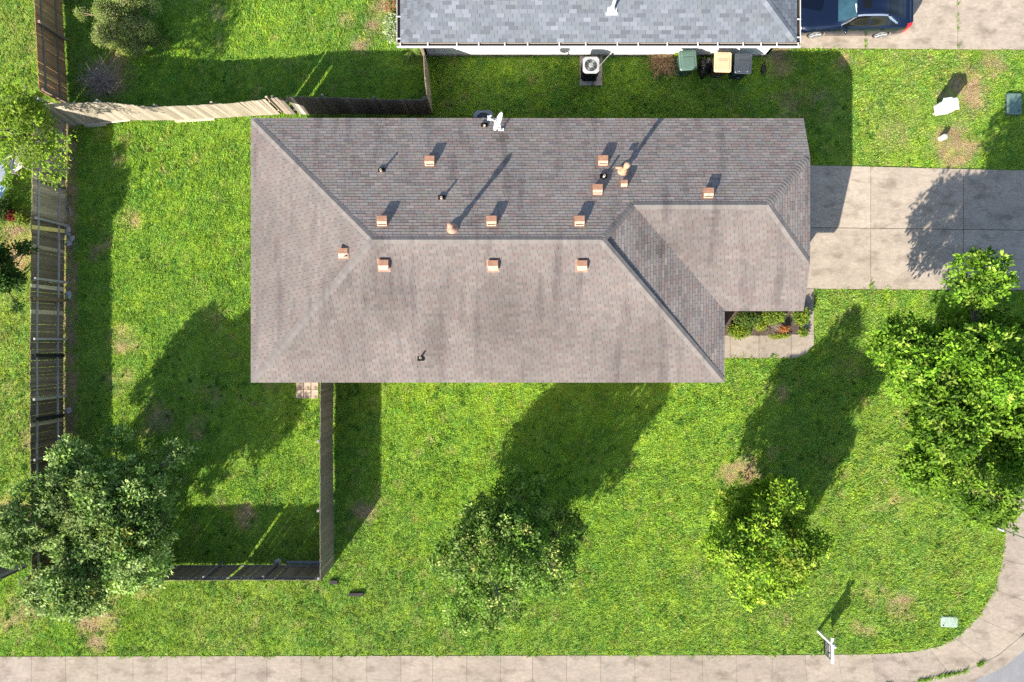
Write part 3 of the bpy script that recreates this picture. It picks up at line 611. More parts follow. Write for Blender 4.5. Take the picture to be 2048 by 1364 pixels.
mS, _, _ = shingle_face(mb, [[q0, q1, r1, r0]], q0, (1, 0, 0), .143, .31, .006, tint_grey)
mE_, _, _ = shingle_face(mb, [[q1, q2, r1]], q1, (0, 1, 0), .143, .31, .006, tint_grey)
mN, _, _ = shingle_face(mb, [[q2, q3, r0, r1]], q2, (1, 0, 0), .143, .31, .006, tint_grey)
mW, _, _ = shingle_face(mb, [[q3, q0, r0]], q3, (0, 1, 0), .143, .31, .006, tint_grey)
nroof = mb.build('roof', M['grey_shingle'], nh)
for A, B, a, b in ((q0, r0, mS, mW), (q1, r1, mS, mE_), (q2, r1, mN, mE_), (q3, r0, mN, mW), (r0, r1, mS, mN)):
    c = MB(); cap_line(c, A, B, a, b, lambda p: tint_grey(p), expo=.2, w=.16, lift=.02); c.build('ridge_cap', M['grey_shingle'], nroof)
# plumbing stack
x, y = W(1224, 26, 2.95); z = NE+(y-b0)*.36
m = MB(); m.box((x, y-.02, z+.0), (.46, .10, .03)); m.box((x, y+.12, z+.06), (.34, .28, .02)); m.lathe([(.14, 0), (.12, .10), (.075, .2)], (x, y+.12, z), 12); m.lathe([(.06, .1), (.06, .95), (.045, .952), (.04, .9)], (x, y+.12, z), 12); m.build('vent_pipe', M['white'], nroof)
m = MB(); wall_run(m, nhouse_poly, 2.46, tint=(1, 1, 1)); m.build('wall', M['white_wall'], nh)
m = MB(); m.prism([(NX0-.012, NY0-.012), (NX1+.012, NY0-.012), (NX1+.012, NY1+.012), (NX0-.012, NY1+.012)], -.1, .17); m.build('foundation', M['slab'], nh)
m = MB(); m.prism([(a0+.06, b0+.06), (a1-.06, b0+.06), (a1-.06, b1-.06), (a0+.06, b1-.06)], 2.463, 2.475, (1.3, 1.35, 1.4)); m.build('soffit', M['trim'], nh)
def gutter(A, B, n, hangers):
    A, B, n = Vector(A), Vector(B), Vector(n); g = MB(); up = Vector((0, 0, 1))
    def strip(o0, o1, z0, z1, t=(1, 1, 1)):
        g.hexa([A+n*o0+up*z0, B+n*o0+up*z0, B+n*o1+up*z0, A+n*o1+up*z0], [A+n*o0+up*z1, B+n*o0+up*z1, B+n*o1+up*z1, A+n*o1+up*z1], t)
    strip(.004, .012, -.14, -.02, (.55, .45, .36)); strip(.013, .118, -.14, -.13, (.16, .13, .10)); strip(.1275, .145, -.14, .0, (1.1, 1.1, 1.1)); strip(.119, .1265, -.135, -.01, (.3, .26, .22))  # channel floor and inner lip tinted dark: lip shade put into the colour
    go = g.build('gutter', M['trim'], nh)
    for t in hangers:
        h = MB(); p = A.lerp(B, t); d = (B-A).normalized()*.022
        h.hexa([p-d+n*.0-up*.004, p+d+n*.0-up*.004, p+d+n*.12-up*.004, p-d+n*.12-up*.004], [p-d+up*.008, p+d+up*.008, p+d+n*.15+up*.008, p-d+n*.15+up*.008]); h.build('hanger', M['white'], go)
    return go
M['trim'].name = 'trim'
hp = [(x-801)/793 for x in (808, 862, 919, 962, 1013, 1058, 1120, 1172, 1234, 1275, 1332, 1392, 1431, 1481, 1516, 1547, 1589)]
g1 = gutter((a0-.145, b0, NE), (a1+.145, b0, NE), (0, -1, 0), hp)
g2 = gutter((a0, b0+.0, NE), (a0, b1, NE), (-1, 0, 0), [.015, .10, .2, .35, .5, .65, .8, .95]); g3 = gutter((a1, b0, NE), (a1, b1, NE), (1, 0, 0), [.02, .09, .17, .3, .5, .7, .9])
for g in (g1, g2, g3): g.data.materials[0] = M['white']
opening(nh, 'window', (2.2, NY0, .95), 1.2, 1.2, 'y', -1); opening(nh, 'window', (7.2, NY0, .95), 1.0, 1.0, 'y', -1)
opening(nh, 'garage_door', (NX1, 14.6, .03), 4.4, 2.1, 'x', 1); opening(nh, 'window', (NX0, 15, .95), 1.2, 1.2, 'x', -1)

# ------------------------------------------------------------------ fences
def arcpoly(pts):
    P = np.array(pts, float); d = np.concatenate([[0], np.cumsum(np.hypot(*np.diff(P, axis=0).T))])
    def at(s):
        return np.array([np.interp(s, d, P[:, 0]), np.interp(s, d, P[:, 1])])
    return at, d[-1], d
def fence(label, pts, h, lean, col, var, rail_side, rail_h=(.22, .85), gap=(.004, .010), post_gap=2.4, zlo=.05, pw=.138, skip=(), light=(), rail_col=None, group='wooden picket fences', dropout=0., ragged=.02):
    at, L, dd = arcpoly(pts); lean = lean if isinstance(lean, (list, tuple)) else [lean]*len(pts)
    o = thing('wooden_fence', label, 'fence', (0, 0, 0), 0, group)
    m = MB(); s = .02; prev = None
    ln = lambda s: float(np.interp(s, dd, lean))
    def frame(s):
        p = at(s); t = at(min(s+.15, L))-at(max(s-.15, 0)); t = t/np.hypot(*t); return p, t, np.array([-t[1], t[0]])
    while s+pw < L+.05:
        mid = s+pw/2; p, t, n = frame(mid); f = mid/L
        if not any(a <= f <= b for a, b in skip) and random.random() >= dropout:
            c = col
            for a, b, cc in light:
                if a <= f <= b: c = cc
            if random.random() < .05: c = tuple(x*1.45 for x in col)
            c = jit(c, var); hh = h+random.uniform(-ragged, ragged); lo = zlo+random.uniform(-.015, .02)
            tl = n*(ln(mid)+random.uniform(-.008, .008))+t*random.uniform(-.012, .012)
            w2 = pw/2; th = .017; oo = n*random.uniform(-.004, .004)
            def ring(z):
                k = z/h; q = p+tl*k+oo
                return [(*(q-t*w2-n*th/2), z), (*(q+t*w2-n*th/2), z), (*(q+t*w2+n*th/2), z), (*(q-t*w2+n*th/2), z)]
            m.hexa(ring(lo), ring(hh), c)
        s += pw+random.uniform(*gap)
    m.build('picket_panel', M['wood'], o)
    rc = rail_col or tuple(x*.9 for x in col)
    for rh in rail_h:
        r = MB(); z = h*rh; K = max(2, int(L/2.4)+1)
        for a, b in zip(np.linspace(0, L, K), np.linspace(0, L, K)[1:]):
            n_ = max(1, int((b-a)/.6))
            dzr = random.uniform(-.02, .02); sv = np.linspace(a+.004, b-.004, n_+1); tc = jit(rc, .15)
            for u, v in zip(sv, sv[1:]):
                (p0, t0, n0), (p1, t1, n1) = frame(u), frame(v); k = z/h
                def q(p, n, s_, off): return p+n*(ln(s_)*k+rail_side*off)
                e = [q(p0, n0, u, .012), q(p1, n1, v, .012), q(p1, n1, v, .052), q(p0, n0, u, .052)]
                if rail_side < 0: e = [e[3], e[2], e[1], e[0]]
                r.hexa([(*w, z+dzr-.045) for w in e], [(*w, z+dzr+.045) for w in e], tc)
        r.build('rail', M['wood'], o)
    n_ = max(1, round(L/post_gap))
    for k in range(n_+1):
        s = min(max(k*L/n_, .06), L-.06); p, t, n = frame(s); q = p+n*rail_side*.10; b = MB(); e = .045; tl = n*ln(s)
        b.hexa([(*(q-t*e-n*e), -.1), (*(q+t*e-n*e), -.1), (*(q+t*e+n*e), -.1), (*(q-t*e+n*e), -.1)], [(*(q+tl-t*e-n*e), h*.97), (*(q+tl+t*e-n*e), h*.97), (*(q+tl+t*e+n*e), h*.97), (*(q+tl-t*e+n*e), h*.97)], jit(rc, .2))
        b.build('post', M['wood'], o)
    return o
GREYW = (.43, .34, .24); DARKW = (.12, .105, .09); BRN = (.46, .25, .125); RAILB = (.40, .37, .34)
fence('reddish brown picket fence along the left edge, north of the fence corner', [W(128, -180), W(126, 0), W(131, 100), W(137, 212)], 1.78, 0, BRN, .22, 1, (.3, .80), gap=(.0, .012), rail_col=(.27, .2, .15), light=((.55, .62, (.42, .26, .13)),))
wf = fence('long weathered grey picket fence down the left side of the back yard', [W(134, 226), W(134, 300), W(131, 420), W(130, 520), W(128.5, 640), W(128, 780), W(128.5, 900), W(130, 1000), W(131, 1130)], 2.0, 0, GREYW, .22, 1, (.22, .84), gap=(.0, .009), rail_col=RAILB, light=((.24, .62, (.22, .165, .115)), (.62, 1, (.15, .115, .08))))
fence('sun-bleached wavy picket fence leaning at the top of the back yard', [W(140, 252), W(190, 247), W(261, 241), W(350, 241), W(429, 237), W(508, 232), W(566, 229)], 1.83, [.30, .22, .12, -.07, -.09, -.10, 0.0], (.33, .285, .22), .2, 1, (.25, .8), gap=(.0, .008), rail_col=GREYW, ragged=.03)
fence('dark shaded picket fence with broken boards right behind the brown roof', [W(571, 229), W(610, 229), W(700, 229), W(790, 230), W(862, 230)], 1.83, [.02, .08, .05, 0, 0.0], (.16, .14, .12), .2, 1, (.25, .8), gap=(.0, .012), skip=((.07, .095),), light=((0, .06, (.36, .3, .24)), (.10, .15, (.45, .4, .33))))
fence('short tan picket fence running north from the yard corner to the white house', [W(865, 228), W(861, 180), W(857, 140), W(852, 110)], 1.8, [.0, .03, -.03, 0], (.30, .24, .17), .15, 1, (.25, .8), gap=(.0, .006))
fence('smooth dark picket fence beside the front lawn, running south from the house', [W(668, 740), W(667.5, 800), W(666, 880), W(667, 980), W(668.5, 1060), W(669, 1128)], 2.0, [0, 0, .02, 0, -.03, -.03], (.24, .20, .155), .13, -1, (.22, .84), gap=(-.001, .003), zlo=.075, rail_col=(.3, .29, .27), ragged=.006)
fence('gappy dark picket fence along the south end of the back yard', [W(110, 1132), W(300, 1131), W(480, 1130), W(668, 1130)], 1.8, 0, (.17, .14, .11), .25, 1, (.10, .88), gap=(.0, .016), rail_col=(.20, .19, .18), dropout=.035, ragged=.03)
fence('short dark picket fence at the left edge, south-west corner', [W(-300, 1132), W(58, 1132)], 1.8, 0, (.15, .135, .115), .2, 1, (.10, .88), gap=(.004, .02), rail_col=(.24, .25, .27))

def plank(label, p, q, w, t, z, col, name='timber_plank', mat_='plank', group=None):
    p, q = Vector((*p, z)), Vector((*q, z)); d = q-p; L = d.length; o = MB()
    o.box((0, 0, 0), (L, w, t), tint=col); ob = o.build(name, M[mat_]); ob.location = (p+q)/2; ob.rotation_euler = (0, 0, math.atan2(d.y, d.x))
    return tag(ob, label, 'plank', group)
# boards nailed or leaning across the weathered fence
def brace(label, p, q, zp, zq, w, col):
    P, Q = Vector((*p, zp)), Vector((*q, zq)); d = (Q-P).normalized(); s = Vector((0, 1, 0)); u = d.cross(s).normalized(); m = MB(); a, b = s*w/2, u*.02
    m.hexa([P-a-b, P+a-b, Q+a-b, Q-a-b], [P-a+b, P+a+b, Q+a+b, Q-a+b], col)
    return tag(m.build('timber_board', M['plank']), label, 'board')
brace('pale yellow board leaning across the weathered left fence', W(132, 463), W(64, 454, 2.0), .06, 2.0, .16, (.95, .74, .25))
brace('brown board across the weathered left fence below the yellow one', W(135, 601), W(66, 597, 1.95), .1, 1.95, .13, (.25, .175, .10))
brace('dark grey board propped on the fence, upper of a close pair', W(134, 358), W(88, 345, 1.4), .1, 1.5, .12, (.13, .115, .10))
brace('dark grey board propped on the fence, lower of a close pair', W(135, 377), W(75, 362, 1.7), .1, 1.75, .10, (.14, .12, .10))
brace('black weathered board across the gappy lower part of the left fence', W(132, 711), W(70, 710, 1.9), .1, 1.9, .14, (.03, .03, .03))
brace('black board across the left fence just above the big tree', W(132, 830), W(70, 838, 1.9), .1, 1.9, .14, (.03, .03, .03))
plank('white weathered plank lying at the foot of the bleached fence near its left end', W(170, 249), W(262, 240), .12, .04, .06, (.55, .5, .43))
plank('second grey plank lying just below the white weathered one', W(172, 253), W(214, 249), .10, .04, .035, (.42, .39, .34))
plank('pale cream plank at the foot of the bleached fence, nearer the house', W(352, 243), W(430, 238), .12, .04, .05, (.62, .54, .38))
plank('yellowish board lying at the fence corner under the small tree', W(122, 218), W(162, 240), .14, .04, .9, (.45, .37, .16))
plank('grey plank stacked inside the south fence, nearer the yard', W(574, 1123), W(648, 1123), .10, .05, .08, (.28, .28, .31))
plank('grey plank stacked inside the south fence, nearer the pickets', W(570, 1131), W(645, 1130), .11, .05, .08, (.30, .30, .33))
plank('dark short timber block beside the fence corner', W(661, 1163), W(676, 1163), .15, .12, .06, (.05, .045, .045))
plank('dark short timber block lying alone on the front lawn', W(699, 1188), W(728, 1187), .13, .12, .06, (.05, .045, .045))
plank('thin grey stick lying by the left fence, longest of three', W(133, 392), W(134, 428), .05, .03, .03, (.3, .28, .25))
plank('short pale stick lying by the left fence, farthest from it', W(139, 413), W(144, 432), .05, .03, .03, (.4, .38, .34))
plank('small grey stick at the foot of the left fence near the top', W(140, 308), W(148, 320), .05, .03, .03, (.36, .33, .3))
def blobmesh(r, sq, seed, n=1.0, tint=(1, 1, 1), mi=0):
    g = np.random.default_rng(seed); m = MB(); nu, nv = 14, 8; vs = []; fs = []
    ph = g.uniform(0, 6.28, 6)
    for i in range(nv+1):
        th = math.pi*i/nv
        for k in range(nu):
            a = 2*math.pi*k/nu; d = 1+.16*n*math.sin(2*a+ph[0]+th*2)+.12*n*math.sin(3*a+ph[1])*math.sin(th*2+ph[2])+.07*n*g.normal()
            vs.append((r[0]*d*math.sin(th)*math.cos(a), r[1]*d*math.sin(th)*math.sin(a), r[2]*d*math.cos(th)))
    for i in range(nv):
        for k in range(nu): q = (k+1) % nu; fs.append((i*nu+k, (i+1)*nu+k, (i+1)*nu+q, i*nu+q))
    m.add(vs, fs, tint, mi); return m
for i, (px, py, r) in enumerate(((134, 453, .10), (136, 461, .12), (133, 468, .09), (144, 477, .12), (136, 480, .08), (137, 487, .13), (139, 470, .07))):
    o = blobmesh((r*1.1, r*.9, r*.7), 1, 40+i).build('rock', M['rock']); o.location = W3(px, py, r*.35); o.rotation_euler = (0, 0, i*1.3)
    tag(o, 'pale rock in the small heap at the foot of the left fence', 'rock', 'pale rocks heaped by the left fence')
for i, (px, py, r, lab) in enumerate(((137, 590, .15, 'tan flat rock at the fence foot by the brown board'), (555, 1126, .16, 'pale angular rock inside the south fence beside stacked planks'), (136, 821, .13, 'white lump at the fence foot above the big tree'))):
    o = blobmesh((r*1.1, r, r*.5), 1, 60+i).build('rock', M['rock']); o.location = W3(px, py, r*.2); tag(o, lab, 'rock')
o = blobmesh((.24, .5, .018), 1, 91, .9, (.72, .7, .68)).build('stepping_stone', M['rock']); o.location = W3(77, 1206, .03); o.rotation_euler = (0, 0, .4); tag(o, 'flat pale grey stone lying in the grass strip at the lower left', 'stone')
# stepping pavers
for i in range(3):
    for j in range(2):
        x0, y0 = 593+i*15, 760+j*18.5; m = MB(); (ax_, ay_), (bx_, by_) = W(x0+7.2, y0+9), W(x0+14.3, y0+18)
        t = random.uniform(.9, 1.1); m.box((0, 0, 0), (.29, .37, .06), tint=(1.35*t, 1.22*t, 1.08*t), bev=.015); o = m.build('paver', M['slab']); o.location = (ax_, ay_, .02); o.rotation_euler = (0, 0, random.uniform(-.03, .03))
        tag(o, 'tan square paver in the small patch below the roof corner', 'paver', 'tan pavers beside the house')

# ------------------------------------------------------------------ trees and plants
def leaf_mesh(C, Dn, N, L, Wd, tint, name, m):
    """diamond leaves at C pointing along Dn with face normal N"""
    side = np.cross(Dn, N); side /= np.linalg.norm(side, axis=1, keepdims=True)+1e-9
    n = len(C); V = np.empty((n, 4, 3), np.float32)
    V[:, 0] = C; V[:, 1] = C+Dn*L[:, None]*.5+side*Wd[:, None]*.5; V[:, 2] = C+Dn*L[:, None]-N*L[:, None]*.12; V[:, 3] = C+Dn*L[:, None]*.5-side*Wd[:, None]*.5
    return raw_mesh(name, V.reshape(-1, 3), np.arange(n*4), np.full(n, 4), m, tint)
def unit(v): return v/(np.linalg.norm(v, axis=1, keepdims=True)+1e-9)
def tree(label, base, crown, rad, nlobe, nclump, nleaf, L, cols, weights, seed, cat='tree', name='tree', group=None, trunk_r=.13, gap=.0, spread=.27, lobe_r=.30, bark=(1, 1, 1), twig_every=3, outl=6):
    g = np.random.default_rng(seed); bx, by = base; cx, cy, cz = crown; rad = np.array(rad)
    o = thing(name, label, cat, (bx, by, 0), 0, group)
    # lobes spread through the crown, mostly outer, uneven in size
    d = unit(g.normal(size=(nlobe, 3))); rr = g.uniform(.30, .86, nlobe)**.8; rr[:nlobe//5] *= .5; rr *= 1+.22*np.sin(3*np.arctan2(d[:, 1], d[:, 0])+g.uniform(0, 6))+g.normal(0, .08, nlobe); rr[-max(3, nlobe//outl):] = g.uniform(.82, 1.02, max(3, nlobe//outl))
    Lc = d*rr[:, None]*rad; lr = g.uniform(.6, 1.4, nlobe)*lobe_r*rad.mean(); lr[-max(3, nlobe//outl):] *= .48
    cc = []; lob = []
    for i in range(nlobe):
        k = max(3, int(nclump*(lr[i]/lr.mean())**2/nlobe)); q = unit(g.normal(size=(k, 3))+np.array([0, 0, .45])+unit(Lc[i:i+1])*.35)*(g.uniform(.3, 1, (k, 1))**.4)*lr[i]; q[:, 2] *= .75; q[:max(1, k//14)] *= g.uniform(1.05, 1.45, (max(1, k//14), 1))
        cc.append(Lc[i]+q); lob += [i]*k
    cc = np.concatenate(cc); lob = np.array(lob)
    cc[:, 2] = np.clip(cc[:, 2], -rad[2]*1.05, None)
    Cw = cc+np.array([cx-bx, cy-by, cz])
    n = len(Cw); ct = np.array(cols)[g.choice(len(cols), n, p=np.array(weights)/sum(weights))]*g.uniform(.6, 1.35, (n, 1))
    lb = g.uniform(.72, 1.22, nlobe)[lob][:, None]; ct = ct*lb
    P = np.repeat(Cw, nleaf, 0); T = np.repeat(ct, nleaf, 0)*g.uniform(.82, 1.2, (n*nleaf, 1))
    out = np.repeat(unit(cc*np.array([1, 1, .6])), nleaf, 0)
    dr = unit(g.normal(size=(n*nleaf, 3))+out*.7+np.array([0, 0, .15]))
    P = P+dr*g.uniform(.02, spread, (n*nleaf, 1))*.75+g.normal(0, .03, (n*nleaf, 3))
    N = unit(g.normal(size=(n*nleaf, 3))*.75+np.array([-.25, -.35, 1.0]))
    Dn = unit(dr+g.normal(size=dr.shape)*.5); Dn = unit(Dn-N*np.sum(Dn*N, 1, keepdims=True))
    Ls = g.uniform(.7, 1.3, n*nleaf)*L
    me = leaf_mesh(P, Dn, N, Ls, Ls*g.uniform(.42, .62, n*nleaf), T, 'crown', M['leaf']); link('crown', me, o)
    tr = MB(); c0 = Vector((cx-bx, cy-by, cz)); fork = c0-Vector((0, 0, rad[2]*.55)); fork.z = max(fork.z, .4)
    tr.tube([(0, 0, -.1), (fork.x*.3+.03, fork.y*.3, fork.z*.5), tuple(fork)], [trunk_r*1.25, trunk_r, trunk_r*.85], 10, bark)
    for i in range(nlobe):
        e = c0+Vector(Lc[i]); mm = fork.lerp(e, .5)+Vector((g.normal()*.1, g.normal()*.1, .12)); r0 = trunk_r*.45
        tr.tube([fork, mm, e], [r0, r0*.6, r0*.25], 6, bark)
        idx = np.where(lob == i)[0][::twig_every]
        for j in idx:
            q = Vector(Cw[j]); h = e.lerp(q, .45)+Vector((0, 0, .03)); tr.tube([e if g.random() < .5 else mm, h, q], [r0*.22, .010, .004], 4, bark, cap=False)
    tr.build('trunk', M['bark'], o)
    return o
OAK = [(.105, .20, .035), (.20, .32, .06), (.34, .45, .14), (.46, .46, .06)]
LIME = [(.19, .34, .022), (.29, .45, .03), (.09, .19, .015), (.40, .50, .06)]
tree('broad dark oak at the lower left with grey-green leaves and yellow specks, over the fence', W(222, 1010), (*W(204, 1032, 2.9), 2.9), (3.75, 3.25, 1.9), 46, 3600, 22, .135, OAK, (3, 5, 4.6, .2), 111, trunk_r=.17, twig_every=6)
tree('round pale-leaved young oak in the middle of the front lawn', W(1003, 1046), (*W(1000, 1106, 3.1), 2.95), (2.5, 2.9, 2.6), 38, 2300, 22, .125, [(.075, .16, .020), (.15, .28, .032), (.28, .40, .09), (.42, .47, .12)], (3.2, 5, 3, .6), 12, trunk_r=.11, twig_every=6)
tree('narrow lime-green tree on the front lawn, left of the yard sign', W(1478, 1040), (*W(1526, 1078, 2.9), 2.75), (2.15, 2.55, 2.45), 32, 1950, 22, .13, LIME, (3, 5, 2.4, 1.6), 13, trunk_r=.11, twig_every=6)
tree('large bright green tree at the right edge below the driveway', W(1905, 770), (*W(1990, 778, 4.3), 4.2), (3.5, 3.95, 2.5), 62, 4700, 24, .145, [(.12, .25, .016), (.20, .36, .024), (.065, .15, .010), (.32, .46, .06)], (4, 5, 2.4, 1.8), 31, trunk_r=.19, twig_every=9, outl=12, lobe_r=.31)
tree('loose light green tree overhanging the fence corner at the left edge', W(-20, 255), (*W(18, 255, 4.2), 4.1), (1.95, 2.2, 1.6), 20, 330, 17, .125, [(.20, .33, .025), (.28, .41, .03), (.14, .25, .02)], (3, 4, 2), 15, trunk_r=.12, twig_every=2, spread=.36)
tree('dark green leafy tree at the left edge, below the patio', W(-5, 540), (*W(-2, 540, 2.2), 2.2), (1.0, 1.6, 1.2), 14, 460, 18, .12, [(.06, .13, .02), (.10, .19, .03)], (2, 1), 16, trunk_r=.07)
tree('twiggy olive and tan bush at the top left, beside the reddish fence', W(240, 36), (*W(238, 30, 1.1), 1.0), (1.6, 1.55, .8), 40, 3800, 16, .055, [(.30, .37, .09), (.36, .36, .16), (.22, .33, .06), (.44, .41, .22)], (5, 2, 4, 1), 17, cat='bush', name='bush', trunk_r=.05, spread=.2, lobe_r=.3, bark=(1.6, 1.4, 1.1), twig_every=4)
def sticks(m, c, n, rad, g, tints, rmin=.004, rmax=.010, flat=.5, seg=3):
    for _ in range(n):
        a = g.uniform(0, 6.283); el = g.uniform(.05, 1.2); L = rad*g.uniform(.45, 1.05)
        d = Vector((math.cos(a)*math.cos(el), math.sin(a)*math.cos(el), math.sin(el)*flat)); s = Vector(c)+Vector((g.normal()*rad*.12, g.normal()*rad*.12, 0))
        e = s+d*L; mm = s.lerp(e, .5)+Vector(g.normal(size=3))*rad*.06; r = g.uniform(rmin, rmax)
        m.tube([s, mm, e], [r, r*.7, r*.3], seg, jit(tints[g.integers(len(tints))], .25), cap=False)
        for q in range(2):
            b = mm.lerp(e, g.uniform(0, .7)); f = b+(d+Vector(g.normal(size=3))*.7)*L*.25; m.tube([b, f], [r*.5, r*.2], 3, jit(tints[g.integers(len(tints))], .25), cap=False)
g = np.random.default_rng(5)
m = MB(); sticks(m, (0, 0, .02), 420, .95, g, [(.46, .37, .30), (.36, .28, .23), (.54, .44, .37)], .004, .009); o = m.build('dead_bush', M['twig']); o.location = W3(205, 165); tag(o, 'grey leafless bush in the shade at the fence corner', 'bush')
m = MB(); sticks(m, (.02, .12, .06), 560, .68, g, [(.42, .28, .15), (.34, .22, .12), (.5, .36, .21), (.28, .17, .09)], .005, .011, .45); o = m.build('brush_pile', M['twig']); o.location = W3(1323, 134); tag(o, 'heap of dry brown twigs against the white wall, left of the green bin', 'brush pile')
def shrub(label, px, py, r, hgt, n, L, cols, seed, name='shrub', cat='shrub', spread=1., upright=.4):
    g = np.random.default_rng(seed); x, y = W(px, py); o = thing(name, label, cat, (x, y, 0))
    q = unit(g.normal(size=(n, 3)))*(g.uniform(.1, 1, (n, 1))**.5); q = q*np.array([r[0], r[1], hgt*.55])+np.array([0, 0, hgt*.5]); q[:, 2] = np.clip(q[:, 2], .03, None)
    cl = vnoise(q[:, 0]+9, q[:, 1]+9, .16, seed); T = np.array(cols)[g.integers(0, len(cols), n)]*(.7+.6*cl)[:, None]*g.uniform(.75, 1.25, (n, 1))
    N = unit(g.normal(size=(n, 3))*.6+np.array([-.2, -.3, 1])); D = unit(g.normal(size=(n, 3))+np.array([0, 0, upright])); D = unit(D-N*np.sum(D*N, 1, keepdims=True)); Ls = g.uniform(.6, 1.3, n)*L
    link('foliage', leaf_mesh(q, D, N, Ls, Ls*.5, T, 'foliage', M['leaf']), o)
    m = MB()
    for k in range(14):
        a = g.uniform(0, 6.28); m.tube([(0, 0, -.02), (r[0]*.35*math.cos(a), r[1]*.35*math.sin(a), hgt*.45), (r[0]*.8*math.cos(a), r[1]*.8*math.sin(a), hgt*.75)], [.012, .009, .004], 4, (.9, .8, .7), cap=False)
    m.build('stem', M['bark'], o); return o
YG = [(.22, .30, .02), (.30, .36, .02), (.15, .24, .02)]; DG = [(.06, .13, .02), (.10, .18, .03), (.15, .22, .03)]
shrub('yellow-green shrub at the left end of the bed, spilling on the path', 1475, 662, (.52, .36), .45, 1500, .075, YG+DG[:1], 1)
shrub('dark green shrub in the shade at the back of the bed', 1490, 640, (.55, .38), .6, 1500, .08, DG, 2)
shrub('leafy green shrub under the eave in the middle of the bed', 1540, 634, (.55, .34), .6, 1500, .08, DG+YG, 3)
shrub('bright leafy shrub at the right end of the bed by the path corner', 1597, 632, (.36, .42), .55, 1300, .085, DG+YG, 4)
shrub('yellow-green tuft hanging over the path edge, mid bed', 1555, 672, (.46, .12), .22, 600, .07, YG, 5)
shrub('small green tuft at the bed corner beside the path bend', 1604, 664, (.20, .22), .28, 420, .07, YG+DG, 6)
shrub('orange-leaved shrub in the planting bed', 1563, 658, (.24, .15), .34, 520, .07, [(.42, .15, .05), (.36, .11, .04), (.48, .22, .07)], 7)
shrub('small olive shrub between green shrubs in the bed', 1518, 650, (.30, .25), .4, 700, .07, YG+[(.25, .2, .05)], 71)
m = MB(); sticks(m, (0, 0, .03), 240, .62, g, [(.30, .22, .15), (.24, .19, .15), (.36, .30, .24)], .004, .009, .6); o = m.build('dead_shrub', M['twig']); o.location = W3(1540, 655); tag(o, 'bare brown twiggy shrub in the middle of the planting bed', 'shrub')
shrub('small bright green weed between the brush heap and green bin', 1351, 112, (.14, .22), .4, 320, .08, YG, 8)
shrub('white and green variegated bush beside the left corner of the grey roof', 786, 62, (.36, .62), .6, 1300, .09, [(.55, .58, .42), (.16, .27, .04), (.30, .38, .14)], 9)
shrub('reddish flowering bush above the variegated one by the grey roof', 784, 18, (.3, .36), .5, 500, .08, [(.45, .16, .08), (.16, .26, .04), (.5, .3, .2)], 10)
shrub('red leaved plant near the left fence by the patio', 30, 433, (.26, .22), .5, 420, .11, [(.22, .025, .015), (.14, .03, .02)], 20, name='plant', cat='plant')
shrub('dark green shrub in the shade between the patio and the dark tree', 12, 425, (.55, .5), .9, 1500, .09, [(.04, .085, .014), (.06, .12, .02)], 23)
shrub('low green plant against the left fence, right of the red one', 50, 440, (.22, .35), .5, 420, .09, DG+YG, 22, name='plant', cat='plant')
g2_ = np.random.default_rng(31); m = MB()
for k in range(70):
    a = g2_.uniform(0, 6.28); L = g2_.uniform(.4, .75); d = Vector((math.cos(a), math.sin(a), 0)); s = d.cross(Vector((0, 0, 1)))*.018
    p = [d*(L*t)+Vector((0, 0, .1+.5*t-.55*t*t)) for t in (0, .5, 1)]; c = jit((.17, .25, .05), .35)
    m.add([p[0]-s, p[0]+s, p[1]+s, p[1]-s, p[2]], [(0, 1, 2, 3), (3, 2, 4)], c)
o = m.build('spiky_plant', M['leaf']); o.location = W3(826, 104); tag(o, 'spiky narrow-leaved plant under the left corner of the grey roof', 'plant')

# ------------------------------------------------------------------ bins, bag, air conditioners
def bin_(label, px, py, rz, col, lid_col, mark, handle=True):
    x, y = W(px, py, 1.05); o = thing('wheelie_bin', label, 'bin', (x, y, 0), rz, 'wheelie bins by the white wall')
    m = MB(); m.box((0, .02, .54), (.62, .72, .92), tint=col, taper=.8, bev=.05); m.build('body', M['plastic'], o)
    l = MB(); l.box((0, 0, 1.035), (.70, .80, .07), tint=lid_col, bev=.05)
    l.box((0, -.11, 1.078), (.50, .46, .02), tint=tuple(c*1.05 for c in lid_col), bev=.02); l.box((0, .24, 1.076), (.50, .17, .018), tint=tuple(c*1.03 for c in lid_col), bev=.02)
    lo = l.build('lid', M['plastic'], o)
    h = MB(); h.tube([(-.24, .41, 1.0), (-.24, .47, 1.03), (.24, .47, 1.03), (.24, .41, 1.0)], .018, 8, tuple(c*.8 for c in col)); h.build('handle', M['plastic'], o)
    for s in (-1, 1):
        w = MB(); w.tube([(s*.24, .36, .13), (s*.31, .36, .13)], .13, 16); w.build('wheel', M['tyre'], o)
    if mark == 'white':
        w = MB()
        for i, dx in enumerate((-.17, -.135, -.095, -.05, -.01, .03, .07, .115, .155)):
            w.box((dx, -.30+(.008 if i % 2 else 0), 1.083), (.022 if i not in (0, 8) else .045, .05 if i not in (0, 8) else .085, .006), tint=(1, 1, 1))
        w.build('lid_marking', M['white'], lo)
    if mark == 'dark':
        w = MB()
        for i in range(11): w.box((-.16+i*.032, .055, 1.0915), (.022, .016 if i % 3 else .022, .004), tint=(6, 5, 4))
        w.build('lid_marking', M['dark'], lo)
    f = MB(); f.box((0, -.335, .42), (.16, .012, .05), tint=(.6, .6, .6)); f.build('plate', M['metal'], o)
    return o
bin_('green wheelie bin by the white wall, between twig heap and black bag', 1376, 120, R(5), (.035, .085, .065), (.10, .165, .135), None)
bin_('tan wheelie bin between the black bag and the navy bin', 1446, 124, R(-1.5), (.06, .05, .035), (.56, .40, .25), 'dark')
